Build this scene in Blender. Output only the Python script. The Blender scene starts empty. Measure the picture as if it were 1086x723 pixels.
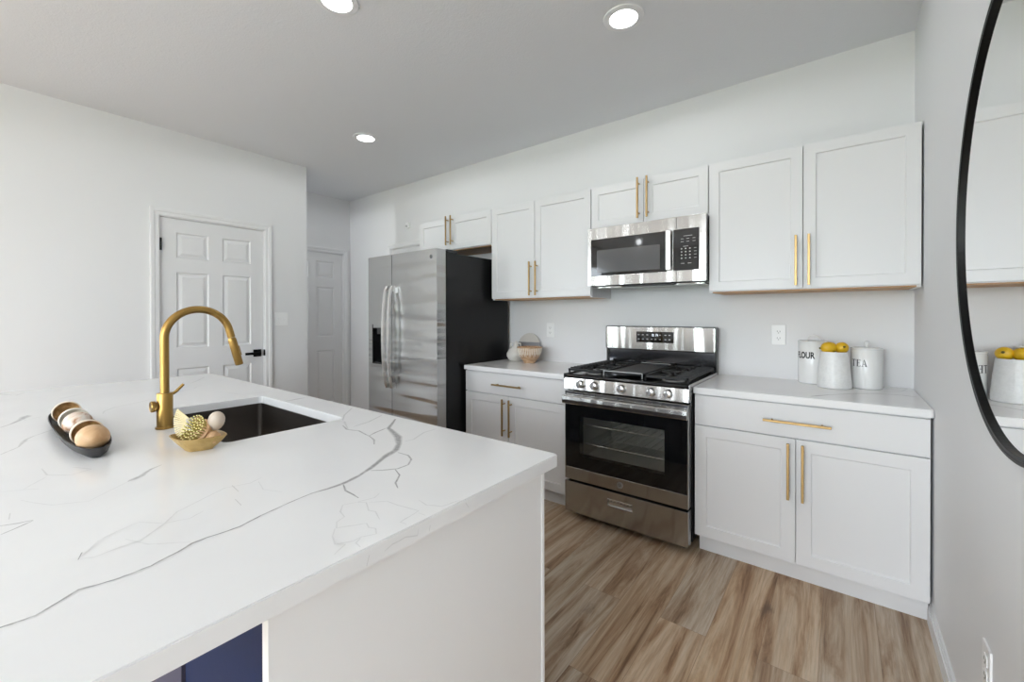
import bpy, bmesh, math, random
from mathutils import Vector, Matrix
random.seed(7)
SC = bpy.context.scene
COL = SC.collection
PI = math.pi

# ------------------------------------------------------------ camera
cam_data = bpy.data.cameras.new('camera')
cam = bpy.data.objects.new('camera', cam_data)
COL.objects.link(cam)
YAW, PIT, ROL = 0.6620, -0.0059, -0.0023
Fv = Vector((-math.sin(YAW)*math.cos(PIT), math.cos(YAW)*math.cos(PIT), math.sin(PIT)))
Rv = Vector((math.cos(YAW), math.sin(YAW), 0))
Uv = Rv.cross(Fv)
R2 = Rv*math.cos(ROL) + Uv*math.sin(ROL)
U2 = -Rv*math.sin(ROL) + Uv*math.cos(ROL)
mw = Matrix((R2, U2, -Fv)).transposed().to_4x4()
mw.translation = Vector((-0.2951, -3.0127, 1.2768))
cam.matrix_world = mw
cam_data.sensor_width = 36.0
cam_data.lens = 449.117/1086*36.0
cam_data.shift_y = -24.16/1086
cam_data.clip_start = 0.02
SC.camera = cam

# ------------------------------------------------------------ colour management
SC.view_settings.view_transform = 'Standard'
SC.view_settings.look = 'None'
SC.view_settings.gamma = 1.0
SC.view_settings.use_curve_mapping = False
SC.view_settings.exposure = -0.90
SC.cycles.use_denoising = True
SC.cycles.max_bounces = 10
SC.cycles.diffuse_bounces = 6
SC.cycles.glossy_bounces = 5
SC.cycles.caustics_reflective = False
SC.cycles.caustics_refractive = False
SC.cycles.sample_clamp_indirect = 6.0

# ------------------------------------------------------------ world and daylight
world = bpy.data.worlds.new('daylight')
SC.world = world
world.use_nodes = True
bg = world.node_tree.nodes['Background']
bg.inputs['Color'].default_value = (0.84, 0.925, 1.0, 1)
bg.inputs['Strength'].default_value = 29.0

REAR = -7.2
# daylight openings, sized for the light; side windows are added fill: (a, b, z0, z1) along X in the rear wall, along Y in the side walls
WIN = [(-2.60, -0.20, 0.06, 2.35)]
WIN_L = (-6.5, -4.7, 0.06, 2.35)
WIN_R = (-6.9, -5.5, 0.06, 2.35)
KITCHEN_W, REAR_W, HALL_W, GLOBE = 12, 4, 75, 58  # kitchen lights are in view; rear, hall and globe lights are unseen fill
def portal(loc, rot, sx, sy):
    ld = bpy.data.lights.new('window_daylight', 'AREA')
    ld.shape = 'RECTANGLE'; ld.size = sx; ld.size_y = sy; ld.cycles.is_portal = True
    o = bpy.data.objects.new('window_daylight', ld); COL.objects.link(o)
    o.location = loc; o.rotation_euler = rot
for (a, b, z0, z1) in WIN: portal(((a+b)/2, REAR-0.02, (z0+z1)/2), (PI/2, 0, 0), b-a, z1-z0)
portal((-4.464-0.02, (WIN_L[0]+WIN_L[1])/2, 1.205), (0, -PI/2, 0), 2.29, WIN_L[1]-WIN_L[0])
portal((0.02, (WIN_R[0]+WIN_R[1])/2, 1.205), (0, PI/2, 0), 2.29, WIN_R[1]-WIN_R[0])

# ------------------------------------------------------------ helpers: materials
def M(name, col, rough=0.5, metal=0.0, spec=None, coat=0.0, emit=None, estr=0.0, trans=0.0):
    m = bpy.data.materials.new(name); m.use_nodes = True
    p = m.node_tree.nodes['Principled BSDF']
    p.inputs['Base Color'].default_value = (*col, 1)
    p.inputs['Roughness'].default_value = rough
    p.inputs['Metallic'].default_value = metal
    if spec is not None: p.inputs['Specular IOR Level'].default_value = spec
    if coat: p.inputs['Coat Weight'].default_value = coat; p.inputs['Coat Roughness'].default_value = 0.05
    if emit: p.inputs['Emission Color'].default_value = (*emit, 1); p.inputs['Emission Strength'].default_value = estr
    if trans: p.inputs['Transmission Weight'].default_value = trans
    return m
def nd(m, kind, **kw):
    n = m.node_tree.nodes.new(kind)
    for k, v in kw.items(): setattr(n, k, v)
    return n
def lk(m, a, b): m.node_tree.links.new(a, b)
def pr(m): return m.node_tree.nodes['Principled BSDF']
def coords(m, scale, rot=(0, 0, 0), kind='Object'):
    t = nd(m, 'ShaderNodeTexCoord'); mp = nd(m, 'ShaderNodeMapping')
    mp.inputs['Scale'].default_value = scale; mp.inputs['Rotation'].default_value = rot
    lk(m, t.outputs[kind], mp.inputs['Vector']); return mp.outputs['Vector']
def noise(m, vec, scale, detail=3, rough=0.5, w=None, dist=0.0):
    n = nd(m, 'ShaderNodeTexNoise')
    n.inputs['Scale'].default_value = scale; n.inputs['Detail'].default_value = detail
    n.inputs['Roughness'].default_value = rough; n.inputs['Distortion'].default_value = dist
    if w is not None:
        n.noise_dimensions = '4D'; lk(m, w, n.inputs['W'])
    lk(m, vec, n.inputs['Vector']); return n
def ramp(m, fac, stops):
    r = nd(m, 'ShaderNodeValToRGB'); e = r.color_ramp.elements
    while len(e) < len(stops): e.new(0.5)
    for i, (p, c) in enumerate(stops):
        e[i].position = p; e[i].color = (*c, 1) if len(c) == 3 else c
    lk(m, fac, r.inputs['Fac']); return r.outputs['Color']
def bump(m, h, strength, dist=0.01):
    b = nd(m, 'ShaderNodeBump'); b.inputs['Strength'].default_value = strength; b.inputs['Distance'].default_value = dist
    lk(m, h, b.inputs['Height']); lk(m, b.outputs['Normal'], pr(m).inputs['Normal'])
def mix(m, fac, a, b, mode='MIX'):
    n = nd(m, 'ShaderNodeMix', data_type='RGBA', blend_type=mode)
    for s, v in ((n.inputs[0], fac), (n.inputs[6], a), (n.inputs[7], b)):
        if isinstance(v, (int, float)): s.default_value = v
        elif isinstance(v, tuple): s.default_value = (*v, 1)
        else: lk(m, v, s)
    return n.outputs[2]

# walls and ceiling
m_wall = M('wall_paint', (0.785, 0.785, 0.79), 0.55, spec=0.3)
bump(m_wall, noise(m_wall, coords(m_wall, (1, 1, 1)), 140, 3).outputs['Fac'], 0.06, 0.003)
m_ceil = M('ceiling_paint', (0.76, 0.77, 0.79), 0.9, spec=0.1)
_v = coords(m_ceil, (1, 1, 1))
_n = noise(m_ceil, _v, 55, 3, 0.55, dist=1.5)
bump(m_ceil, _n.outputs['Fac'], 0.24, 0.008)
m_trim = M('trim_paint', (0.80, 0.80, 0.805), 0.35)
m_door = M('door_paint', (0.76, 0.76, 0.765), 0.35)
m_cab = M('cabinet_paint', (0.765, 0.763, 0.767), 0.32, spec=0.4)
m_panel = M('island_panel_paint', (0.86, 0.86, 0.862), 0.35)
m_plastic = M('white_plastic', (0.88, 0.88, 0.88), 0.35)
m_slot = M('dark_slot', (0.05, 0.05, 0.05), 0.6)
m_black = M('black_metal', (0.004, 0.004, 0.004), 0.4, spec=0.18)
m_blue = M('navy_paint', (0.007, 0.015, 0.052), 0.5, spec=0.08)
_n = noise(m_blue, coords(m_blue, (1, 1, 1)), 60, 2)
lk(m_blue, ramp(m_blue, _n.outputs['Fac'], [(0, (0.0065, 0.014, 0.050)), (0.74, (0.008, 0.017, 0.056)), (0.80, (0.035, 0.05, 0.12))]), pr(m_blue).inputs['Base Color'])
m_grape = M('grey_violet_paint', (0.06, 0.057, 0.085), 0.5, spec=0.08)
m_ply = M('plywood', (0.46, 0.25, 0.10), 0.5)
_v = coords(m_ply, (2, 30, 30)); _n = noise(m_ply, _v, 2, 4)
lk(m_ply, ramp(m_ply, _n.outputs['Fac'], [(0.3, (0.36, 0.18, 0.065)), (0.7, (0.55, 0.32, 0.14))]), pr(m_ply).inputs['Base Color'])
m_ground = M('lawn', (0.16, 0.24, 0.09), 0.9)
m_bounce = M('pale_bounce_ground', (0.62, 0.61, 0.60), 0.8)  # pale ground, there to throw daylight up at the ceiling

# metals
m_gold = M('brushed_brass_pull', (0.40, 0.27, 0.12), 0.38, 1.0)
m_brass = M('brushed_gold', (0.35, 0.215, 0.065), 0.30, 1.0)
def steel(name, col, rough, sc, amt, bumpstr, bsc, arot):
    m = M(name, col, rough, 1.0)
    v = coords(m, sc); n = noise(m, v, 1, 3)
    mr = nd(m, 'ShaderNodeMapRange'); mr.inputs['To Min'].default_value = rough-amt; mr.inputs['To Max'].default_value = rough+amt
    lk(m, n.outputs['Fac'], mr.inputs['Value']); lk(m, mr.outputs['Result'], pr(m).inputs['Roughness'])
    n2 = noise(m, coords(m, bsc), 1, 1); bump(m, n2.outputs['Fac'], bumpstr, 0.05)
    tg = nd(m, 'ShaderNodeTangent', direction_type='RADIAL', axis='Z'); lk(m, tg.outputs[0], pr(m).inputs['Tangent'])
    pr(m).inputs['Anisotropic'].default_value = 0.55; pr(m).inputs['Anisotropic Rotation'].default_value = arot
    return m
m_steel = steel('stainless_steel', (0.47, 0.46, 0.445), 0.19, (3, 3, 300), 0.04, 0.22, (9, 2, 1.0), 0.25)
m_fsteel = steel('fridge_stainless', (0.50, 0.50, 0.495), 0.21, (300, 300, 2), 0.04, 0.75, (0.7, 0.7, 9), 0.0)
m_chrome = M('bright_steel', (0.74, 0.73, 0.72), 0.28, 1.0)
m_dsteel = M('dark_polished_steel', (0.20, 0.20, 0.21), 0.10, 1.0)
m_sink = M('gunmetal_sink', (0.085, 0.073, 0.065), 0.36, 0.8)
m_blackglass = M('black_glass', (0.006, 0.006, 0.006), 0.04, spec=0.5)
m_mwglass = M('microwave_screen', (0.085, 0.085, 0.088), 0.10, spec=0.6)
m_enamel = M('black_enamel', (0.010, 0.010, 0.011), 0.16, spec=0.6)
m_iron = M('cast_iron', (0.014, 0.014, 0.014), 0.5, spec=0.35)
m_fside = M('black_textured_side', (0.009, 0.009, 0.0095), 0.36, spec=0.3)
m_liner = M('oven_liner', (0.80, 0.80, 0.78), 0.4)
m_mirror = M('mirror_glass', (0.90, 0.90, 0.90), 0.0, 1.0)
m_led = M('display_digits', (0.9, 0.95, 1.0), 0.5, emit=(0.85, 0.93, 1.0), estr=1.2)
m_mark = M('panel_print', (0.55, 0.55, 0.55), 0.5)
m_ink = M('black_ink', (0.02, 0.02, 0.022), 0.5)
m_lamp = M('lamp_diffuser', (1, 1, 1), 0.5, emit=(1, 1, 1), estr=14.0)
m_globe = M('globe_glass', (1, 1, 1), 0.4, emit=(0.93, 0.97, 1), estr=GLOBE)
m_oven = bpy.data.materials.new('oven_window_glass'); m_oven.use_nodes = True
_t = m_oven.node_tree; _t.nodes.remove(_t.nodes['Principled BSDF'])
_tr = _t.nodes.new('ShaderNodeBsdfTransparent'); _tr.inputs['Color'].default_value = (0.85, 0.85, 0.83, 1)
_gl = _t.nodes.new('ShaderNodeBsdfGlossy'); _gl.inputs['Roughness'].default_value = 0.03; _gl.inputs['Color'].default_value = (0.9, 0.9, 0.9, 1)
_fr = _t.nodes.new('ShaderNodeFresnel'); _mx = _t.nodes.new('ShaderNodeMixShader')
_t.links.new(_fr.outputs[0], _mx.inputs[0]); _t.links.new(_tr.outputs[0], _mx.inputs[1]); _t.links.new(_gl.outputs[0], _mx.inputs[2])
_t.links.new(_mx.outputs[0], _t.nodes['Material Output'].inputs['Surface'])
m_pane = bpy.data.materials.new('window_glass'); m_pane.use_nodes = True
_t = m_pane.node_tree; _t.nodes.remove(_t.nodes['Principled BSDF'])
_tr = _t.nodes.new('ShaderNodeBsdfTransparent'); _gl = _t.nodes.new('ShaderNodeBsdfGlossy'); _gl.inputs['Roughness'].default_value = 0.0
_mx = _t.nodes.new('ShaderNodeMixShader'); _mx.inputs[0].default_value = 0.06
_t.links.new(_tr.outputs[0], _mx.inputs[1]); _t.links.new(_gl.outputs[0], _mx.inputs[2]); _t.links.new(_mx.outputs[0], _t.nodes['Material Output'].inputs['Surface'])

# quartz with veins (the "vein" attribute is set on the vein strips of a slab)
m_quartz = M('white_quartz', (0.80, 0.80, 0.80), 0.17, spec=0.35)
_at = nd(m_quartz, 'ShaderNodeAttribute', attribute_name='vein')
_v = coords(m_quartz, (1, 1, 1)); _n = noise(m_quartz, _v, 90, 3, 0.6)
_mul = nd(m_quartz, 'ShaderNodeMath', operation='MULTIPLY'); lk(m_quartz, _at.outputs['Fac'], _mul.inputs[0])
_mr = nd(m_quartz, 'ShaderNodeMapRange'); _mr.inputs['From Min'].default_value = 0.25; _mr.inputs['From Max'].default_value = 0.75
_mr.inputs['To Min'].default_value = 0.6; _mr.inputs['To Max'].default_value = 1.3; lk(m_quartz, _n.outputs['Fac'], _mr.inputs['Value'])
lk(m_quartz, _mr.outputs['Result'], _mul.inputs[1])
_n2 = noise(m_quartz, _v, 2.2, 4, 0.55, dist=0.6)
_base = ramp(m_quartz, _n2.outputs['Fac'], [(0.35, (0.86, 0.86, 0.86)), (0.65, (0.82, 0.82, 0.825))])
lk(m_quartz, mix(m_quartz, _mul.outputs[0], _base, (0.36, 0.355, 0.355)), pr(m_quartz).inputs['Base Color'])

# plank floor, boards running along Y
m_floor = M('vinyl_plank', (0.4, 0.28, 0.18), 0.42, spec=0.35)
_tc = nd(m_floor, 'ShaderNodeTexCoord'); _sp = nd(m_floor, 'ShaderNodeSeparateXYZ'); _cb = nd(m_floor, 'ShaderNodeCombineXYZ')
lk(m_floor, _tc.outputs['Object'], _sp.inputs[0]); lk(m_floor, _sp.outputs['Y'], _cb.inputs['X']); lk(m_floor, _sp.outputs['X'], _cb.inputs['Y'])
_bk = nd(m_floor, 'ShaderNodeTexBrick'); _bk.offset = 0.37; _bk.offset_frequency = 2
_bk.inputs['Color1'].default_value = (0, 0, 0, 1); _bk.inputs['Color2'].default_value = (1, 1, 1, 1); _bk.inputs['Mortar'].default_value = (0.5, 0.5, 0.5, 1)
_bk.inputs['Scale'].default_value = 1.0; _bk.inputs['Mortar Size'].default_value = 0.0006; _bk.inputs['Mortar Smooth'].default_value = 0.1
_bk.inputs['Bias'].default_value = 0.0; _bk.inputs['Brick Width'].default_value = 1.22; _bk.inputs['Row Height'].default_value = 0.18
lk(m_floor, _cb.outputs[0], _bk.inputs['Vector'])
_pid = nd(m_floor, 'ShaderNodeMath', operation='MULTIPLY'); lk(m_floor, _bk.outputs['Color'], _pid.inputs[0]); _pid.inputs[1].default_value = 23.0
_mp = nd(m_floor, 'ShaderNodeMapping'); _mp.inputs['Scale'].default_value = (8.0, 0.75, 1); lk(m_floor, _tc.outputs['Object'], _mp.inputs['Vector'])
_g1 = noise(m_floor, _mp.outputs[0], 1.5, 9, 0.66, w=_pid.outputs[0], dist=1.3)
_mp2 = nd(m_floor, 'ShaderNodeMapping'); _mp2.inputs['Scale'].default_value = (95, 3.0, 1); lk(m_floor, _tc.outputs['Object'], _mp2.inputs['Vector'])
_g2 = noise(m_floor, _mp2.outputs[0], 1.5, 4, 0.6, w=_pid.outputs[0])
_c1 = ramp(m_floor, _g1.outputs['Fac'], [(0.32, (0.15, 0.080, 0.040)), (0.41, (0.33, 0.205, 0.12)), (0.49, (0.47, 0.34, 0.225)), (0.57, (0.56, 0.435, 0.315)), (0.68, (0.63, 0.53, 0.41))])
_tint = ramp(m_floor, _bk.outputs['Color'], [(0.0, (0.82, 0.86, 0.90)), (0.3, (1.02, 0.96, 0.90)), (0.65, (0.90, 0.95, 1.02)), (1.0, (1.06, 1.0, 0.92))])
_c2 = mix(m_floor, 1.0, _c1, _tint, 'MULTIPLY')
_gr = ramp(m_floor, _g2.outputs['Fac'], [(0.32, (0.66, 0.64, 0.62)), (0.58, (1.06, 1.06, 1.06))])
_c3 = mix(m_floor, 0.6, _c2, _gr, 'MULTIPLY')
# scattered knots
_mp3 = nd(m_floor, 'ShaderNodeMapping'); _mp3.inputs['Scale'].default_value = (6.2, 2.2, 1); lk(m_floor, _tc.outputs['Object'], _mp3.inputs['Vector'])
_vo = nd(m_floor, 'ShaderNodeTexVoronoi'); _vo.inputs['Scale'].default_value = 0.62; lk(m_floor, _mp3.outputs[0], _vo.inputs['Vector'])
_kn = noise(m_floor, _mp3.outputs[0], 5, 4, 0.6)
_ka = nd(m_floor, 'ShaderNodeMath', operation='MULTIPLY_ADD'); lk(m_floor, _kn.outputs['Fac'], _ka.inputs[0]); _ka.inputs[1].default_value = 0.28; lk(m_floor, _vo.outputs['Distance'], _ka.inputs[2])
_kf = ramp(m_floor, _ka.outputs[0], [(0.15, (0.8, 0.8, 0.8)), (0.25, (0, 0, 0))])
_c4 = mix(m_floor, _kf, _c3, (0.10, 0.055, 0.03))
_c5 = mix(m_floor, _bk.outputs['Fac'], _c4, (0.20, 0.13, 0.085))
lk(m_floor, _c5, pr(m_floor).inputs['Base Color'])
bump(m_floor, _g2.outputs['Fac'], 0.12, 0.003)

# ceramics, woods, fruit
m_ceramic = M('white_glazed_ceramic', (0.80, 0.80, 0.79), 0.12, spec=0.5)
m_stonejar = M('white_marble_crock', (0.76, 0.76, 0.74), 0.3)
_n = noise(m_stonejar, coords(m_stonejar, (1, 1, 1)), 45, 4, 0.7)
lk(m_stonejar, ramp(m_stonejar, _n.outputs['Fac'], [(0.3, (0.73, 0.73, 0.72)), (0.6, (0.81, 0.81, 0.80))]), pr(m_stonejar).inputs['Base Color'])
bump(m_stonejar, _n.outputs['Fac'], 0.5, 0.004)
m_lemon = M('lemon_skin', (0.66, 0.40, 0.012), 0.4)
bump(m_lemon, noise(m_lemon, coords(m_lemon, (1, 1, 1)), 220, 2).outputs['Fac'], 0.3, 0.003)
m_stem = M('fruit_stem', (0.10, 0.09, 0.02), 0.7)
m_matte = M('matte_cream_ceramic', (0.74, 0.72, 0.67), 0.7)
bump(m_matte, noise(m_matte, coords(m_matte, (1, 1, 1)), 90, 3).outputs['Fac'], 0.5, 0.004)
def wood(name, a, b, sc=(8, 8, 40), rough=0.5):
    m = M(name, a, rough); n = noise(m, coords(m, sc), 2, 4, 0.6, dist=0.8)
    lk(m, ramp(m, n.outputs['Fac'], [(0.35, a), (0.65, b)]), pr(m).inputs['Base Color']); return m
m_bowlwood = wood('bowl_wood', (0.36, 0.20, 0.10), (0.62, 0.43, 0.27), (10, 10, 30))
m_carved = M('whitewashed_carving', (0.74, 0.70, 0.62), 0.7)
m_beige = M('beige_glaze', (0.63, 0.60, 0.55), 0.5)
m_greyband = M('grey_glaze', (0.27, 0.27, 0.28), 0.4)
m_tan = wood('tan_wood', (0.46, 0.27, 0.13), (0.60, 0.39, 0.22), (14, 14, 14))
m_brown = wood('brown_wood', (0.24, 0.12, 0.035), (0.50, 0.30, 0.12), (20, 30, 30))
m_palewood = wood('pale_wood', (0.66, 0.55, 0.42), (0.76, 0.67, 0.55), (12, 12, 12))
m_marbled = M('marbled_shell', (0.7, 0.6, 0.5), 0.45)
_n = noise(m_marbled, coords(m_marbled, (1, 1, 1)), 28, 3, 0.6, dist=0.8)
lk(m_marbled, ramp(m_marbled, _n.outputs['Fac'], [(0.40, (0.74, 0.68, 0.62)), (0.52, (0.66, 0.52, 0.42)), (0.60, (0.36, 0.18, 0.09))]), pr(m_marbled).inputs['Base Color'])
m_tray = M('charcoal_tray', (0.018, 0.017, 0.017), 0.42)
m_dish = wood('olive_gold_dish', (0.34, 0.22, 0.07), (0.44, 0.30, 0.11), (20, 20, 20), 0.4)
m_bristle = M('pale_bristle', (0.70, 0.60, 0.36), 0.6)
m_bristle2 = M('yellow_bristle', (0.33, 0.27, 0.05), 0.55)
m_tip = M('bristle_tip', (0.72, 0.64, 0.26), 0.5)
m_ferrule = M('ferrule_grey', (0.42, 0.38, 0.34), 0.4)
m_egg = M('speckled_stone', (0.56, 0.47, 0.38), 0.5)

# ------------------------------------------------------------ helpers: objects
ORG = {}
def thing(name, label, cat, loc=(0, 0, 0), group=None):
    o = bpy.data.objects.new(name, None); COL.objects.link(o); o.location = loc
    o.empty_display_size = 0.05
    o['label'] = label; o['category'] = cat
    if group: o['group'] = group
    ORG[o.name] = Vector(loc); return o
def obj(name, bm, mats, parent=None, smooth=False, bevel=0.0, label=None, segs=2):
    off = ORG[parent.name] if parent else Vector((0, 0, 0))
    if parent: bmesh.ops.translate(bm, verts=bm.verts, vec=-off)
    bmesh.ops.recalc_face_normals(bm, faces=bm.faces)
    me = bpy.data.meshes.new(name); bm.to_mesh(me); bm.free()
    for m in (mats if isinstance(mats, (list, tuple)) else [mats]): me.materials.append(m)
    if smooth:
        for p in me.polygons: p.use_smooth = True
    if any(p.use_smooth for p in me.polygons): me.set_sharp_from_angle(angle=math.radians(42))
    o = bpy.data.objects.new(name, me); COL.objects.link(o)
    if parent: o.parent = parent
    ORG[o.name] = off
    if bevel:
        b = o.modifiers.new('bevel', 'BEVEL'); b.width = bevel; b.segments = segs; b.limit_method = 'ANGLE'; b.angle_limit = 0.6
        b.harden_normals = False
    if label: o['label'] = label
    return o
def single(name, bm, mats, label, cat, group=None, loc=None, **kw):
    if loc is not None: bmesh.ops.translate(bm, verts=bm.verts, vec=-Vector(loc))
    o = obj(name, bm, mats, None, **kw)
    if loc is not None: o.location = loc
    o['label'] = label; o['category'] = cat
    if group: o['group'] = group
    return o
def struct(name, bm, mats, parent=None, **kw):
    o = obj(name, bm, mats, parent, **kw)
    if not parent: o['kind'] = 'structure'
    return o
def BM(): return bmesh.new()
def box(bm, x0, x1, y0, y1, z0, z1, mi=0):
    vs = [bm.verts.new((x, y, z)) for x in (x0, x1) for y in (y0, y1) for z in (z0, z1)]
    for f in ((0, 1, 3, 2), (4, 6, 7, 5), (0, 4, 5, 1), (2, 3, 7, 6), (0, 2, 6, 4), (1, 5, 7, 3)):
        fc = bm.faces.new([vs[i] for i in f]); fc.material_index = mi
    return bm
def B(*a, **k): return box(BM(), *a, **k)
def ring_of(bm, c, u, v, r, n, ru=None):
    ru = ru or r
    return [bm.verts.new(c + u*(ru*math.cos(2*PI*i/n)) + v*(r*math.sin(2*PI*i/n))) for i in range(n)]
def skin(bm, rings, mi=0, cap=True, closed=False, smooth=True):
    n = len(rings[0]); m = len(rings)
    for k in range(m if closed else m-1):
        a, b = rings[k], rings[(k+1) % m]
        for i in range(n):
            f = bm.faces.new((a[i], a[(i+1) % n], b[(i+1) % n], b[i])); f.material_index = mi; f.smooth = smooth
    if cap and not closed:
        f = bm.faces.new(list(reversed(rings[0]))); f.material_index = mi
        f = bm.faces.new(rings[-1]); f.material_index = mi
def tube(bm, pts, r, n=10, mi=0, smooth=True):
    pts = [Vector(p) for p in pts]; rs = r if isinstance(r, (list, tuple)) else [r]*len(pts)
    prev = None; rings = []
    for k, p in enumerate(pts):
        t = (pts[min(k+1, len(pts)-1)] - pts[max(k-1, 0)]).normalized()
        if prev is None:
            a = Vector((0, 0, 1)) if abs(t.z) < 0.9 else Vector((1, 0, 0))
            u = t.cross(a).normalized()
        else: u = (prev - t*prev.dot(t)).normalized()
        prev = u; rings.append(ring_of(bm, p, u, t.cross(u), rs[k], n))
    skin(bm, rings, mi, smooth=smooth); return bm
def lathe(bm, prof, c, n=40, mi=0, axis='z', mis=None, M4=None):
    """prof: list of (radius, height); closed solid of revolution"""
    start = len(bm.verts); rings = []
    bm.verts.ensure_lookup_table()
    new = []
    for r, h in prof:
        if r < 1e-6: rings.append([bm.verts.new((0, 0, h))]); new += rings[-1]
        else:
            rg = [bm.verts.new((r*math.cos(2*PI*i/n), r*math.sin(2*PI*i/n), h)) for i in range(n)]; rings.append(rg); new += rg
    for k in range(len(rings)-1):
        a, b = rings[k], rings[k+1]; mm = mis[k] if mis else mi
        for i in range(n):
            j = (i+1) % n
            if len(a) == 1 and len(b) == 1: continue
            if len(a) == 1: f = bm.faces.new((a[0], b[j], b[i]))
            elif len(b) == 1: f = bm.faces.new((a[i], a[j], b[0]))
            else: f = bm.faces.new((a[i], a[j], b[j], b[i]))
            f.material_index = mm; f.smooth = True
    if M4 is None:
        M4 = {'z': Matrix.Identity(4), 'y': Matrix.Rotation(PI/2, 4, 'X'), 'x': Matrix.Rotation(PI/2, 4, 'Y')}[axis]
    bmesh.ops.transform(bm, matrix=Matrix.Translation(Vector(c)) @ M4, verts=new)
    return bm
def rbox(bm, x0, x1, z0, z1, y0, y1, r, n=5, mi=0):
    """box with rounded corners in the XZ outline, extruded along Y"""
    pts = []
    for cx, cz, a0 in ((x1-r, z1-r, 0), (x0+r, z1-r, 90), (x0+r, z0+r, 180), (x1-r, z0+r, 270)):
        for k in range(n+1):
            a = math.radians(a0+90*k/n); pts.append((cx+r*math.cos(a), cz+r*math.sin(a)))
    a = [bm.verts.new((x, y0, z)) for x, z in pts]; b = [bm.verts.new((x, y1, z)) for x, z in pts]
    f = bm.faces.new(a); f.material_index = mi
    f = bm.faces.new(list(reversed(b))); f.material_index = mi
    for i in range(len(a)):
        j = (i+1) % len(a); f = bm.faces.new((a[i], b[i], b[j], a[j])); f.material_index = mi
    return bm
def grid_panel(bm, x0, x1, z0, z1, yf, yb, cut, rec, slope=0.0):
    """slab facing -Y with recessed rectangles cut=[(x0,x1,z0,z1)], rec deep; raised field when slope>0"""
    xs = sorted({x0, x1, *[c[0] for c in cut], *[c[1] for c in cut]}); zs = sorted({z0, z1, *[c[2] for c in cut], *[c[3] for c in cut]})
    V = {}
    def v(x, y, z):
        k = (round(x, 5), round(y, 5), round(z, 5))
        if k not in V: V[k] = bm.verts.new((x, y, z))
        return V[k]
    def q(*p):
        try: bm.faces.new([v(*a) for a in p])
        except ValueError: pass
    for i in range(len(xs)-1):
        for k in range(len(zs)-1):
            a, b, c, d = xs[i], xs[i+1], zs[k], zs[k+1]
            if any(a >= u[0]-1e-6 and b <= u[1]+1e-6 and c >= u[2]-1e-6 and d <= u[3]+1e-6 for u in cut): continue
            q((a, yf, c), (b, yf, c), (b, yf, d), (a, yf, d))
    for (a, b, c, d) in cut:
        prev = (a, b, c, d, yf)
        steps = [(0.0035, rec)] if not slope else [(0.008, rec), (0.016, rec), (0.016+slope, rec*0.25)]
        for ins, dp in steps:
            cur = (a+ins, b-ins, c+ins, d-ins, yf+dp)
            P = lambda s: [(s[0], s[4], s[2]), (s[1], s[4], s[2]), (s[1], s[4], s[3]), (s[0], s[4], s[3])]
            p0, p1 = P(prev), P(cur)
            for i in range(4): q(p0[i], p0[(i+1) % 4], p1[(i+1) % 4], p1[i])
            prev = cur
        q(*P(prev))
    # sides and back
    for i in range(len(xs)-1):
        for z in (z0, z1): q((xs[i], yf, z), (xs[i+1], yf, z), (xs[i+1], yb, z), (xs[i], yb, z))
    for k in range(len(zs)-1):
        for x in (x0, x1): q((x, yf, zs[k]), (x, yf, zs[k+1]), (x, yb, zs[k+1]), (x, yb, zs[k]))
    for i in range(len(xs)-1):
        for k in range(len(zs)-1): q((xs[i], yb, zs[k]), (xs[i], yb, zs[k+1]), (xs[i+1], yb, zs[k+1]), (xs[i+1], yb, zs[k]))
    return bm
def wall_grid(bm, a0, a1, z0, z1, t0, t1, holes, axis):
    """wall slab with openings; axis 'x': runs along Y (thickness in X t0..t1), axis 'y': runs along X"""
    xs = sorted({a0, a1, *[h[0] for h in holes], *[h[1] for h in holes]}); zs = sorted({z0, z1, *[h[2] for h in holes], *[h[3] for h in holes]})
    for i in range(len(xs)-1):
        for k in range(len(zs)-1):
            a, b, c, d = xs[i], xs[i+1], zs[k], zs[k+1]
            if any(a >= h[0]-1e-6 and b <= h[1]+1e-6 and c >= h[2]-1e-6 and d <= h[3]+1e-6 for h in holes): continue
            if axis == 'x': box(bm, t0, t1, a, b, c, d)
            else: box(bm, a, b, t0, t1, c, d)
    bmesh.ops.remove_doubles(bm, verts=bm.verts, dist=1e-5)
    return bm

# ------------------------------------------------------------ the room
H = 2.745; XW = -4.464; XL = -5.271; YW = -0.9565; ZC = 0.8935
struct('floor', B(XL-0.15, 0.15, REAR-0.15, 0.15, -0.10, 0.0), m_floor)
struct('ceiling', B(XL-0.15, 0.15, REAR-0.15, 0.15, H, H+0.12), m_ceil)
D1 = (-2.099, -1.350, -0.001, 2.057)      # opening of the door beside the island, along Y
struct('wall_left', wall_grid(BM(), REAR-0.15, YW, 0, H, XW-0.11, XW, [D1, WIN_L], 'x'), m_wall)
struct('wall_hall_end', B(XL, XW-0.11, -3.7, -3.6, 0, H), m_wall)  # unseen hall extension, added to hold the hall fill light
D2 = (-0.868, -0.106, -0.001, 2.05)
struct('wall_hall', wall_grid(BM(), -3.7, 0, 0, H, XL-0.11, XL, [D2], 'x'), m_wall)
D3 = (-4.42, -3.66, -0.001, 2.045)
struct('wall_back', wall_grid(BM(), XL-0.11, 0.11, 0, H, 0, 0.11, [D3], 'y'), m_wall)
struct('wall_right', wall_grid(BM(), REAR-0.15, 0, 0, H, 0, 0.11, [WIN_R], 'x'), m_wall)
struct('wall_rear', wall_grid(BM(), XW, 0, 0, H, REAR-0.11, REAR, WIN, 'y'), m_wall)
struct('ground', B(-40, 40, -50, 6, -0.30, -0.20), m_ground)
struct('ground_bounce', B(-14, 9, -15, 4, -0.199, -0.12), m_bounce)  # unseen pale slab added outside to bounce daylight indoors
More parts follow.
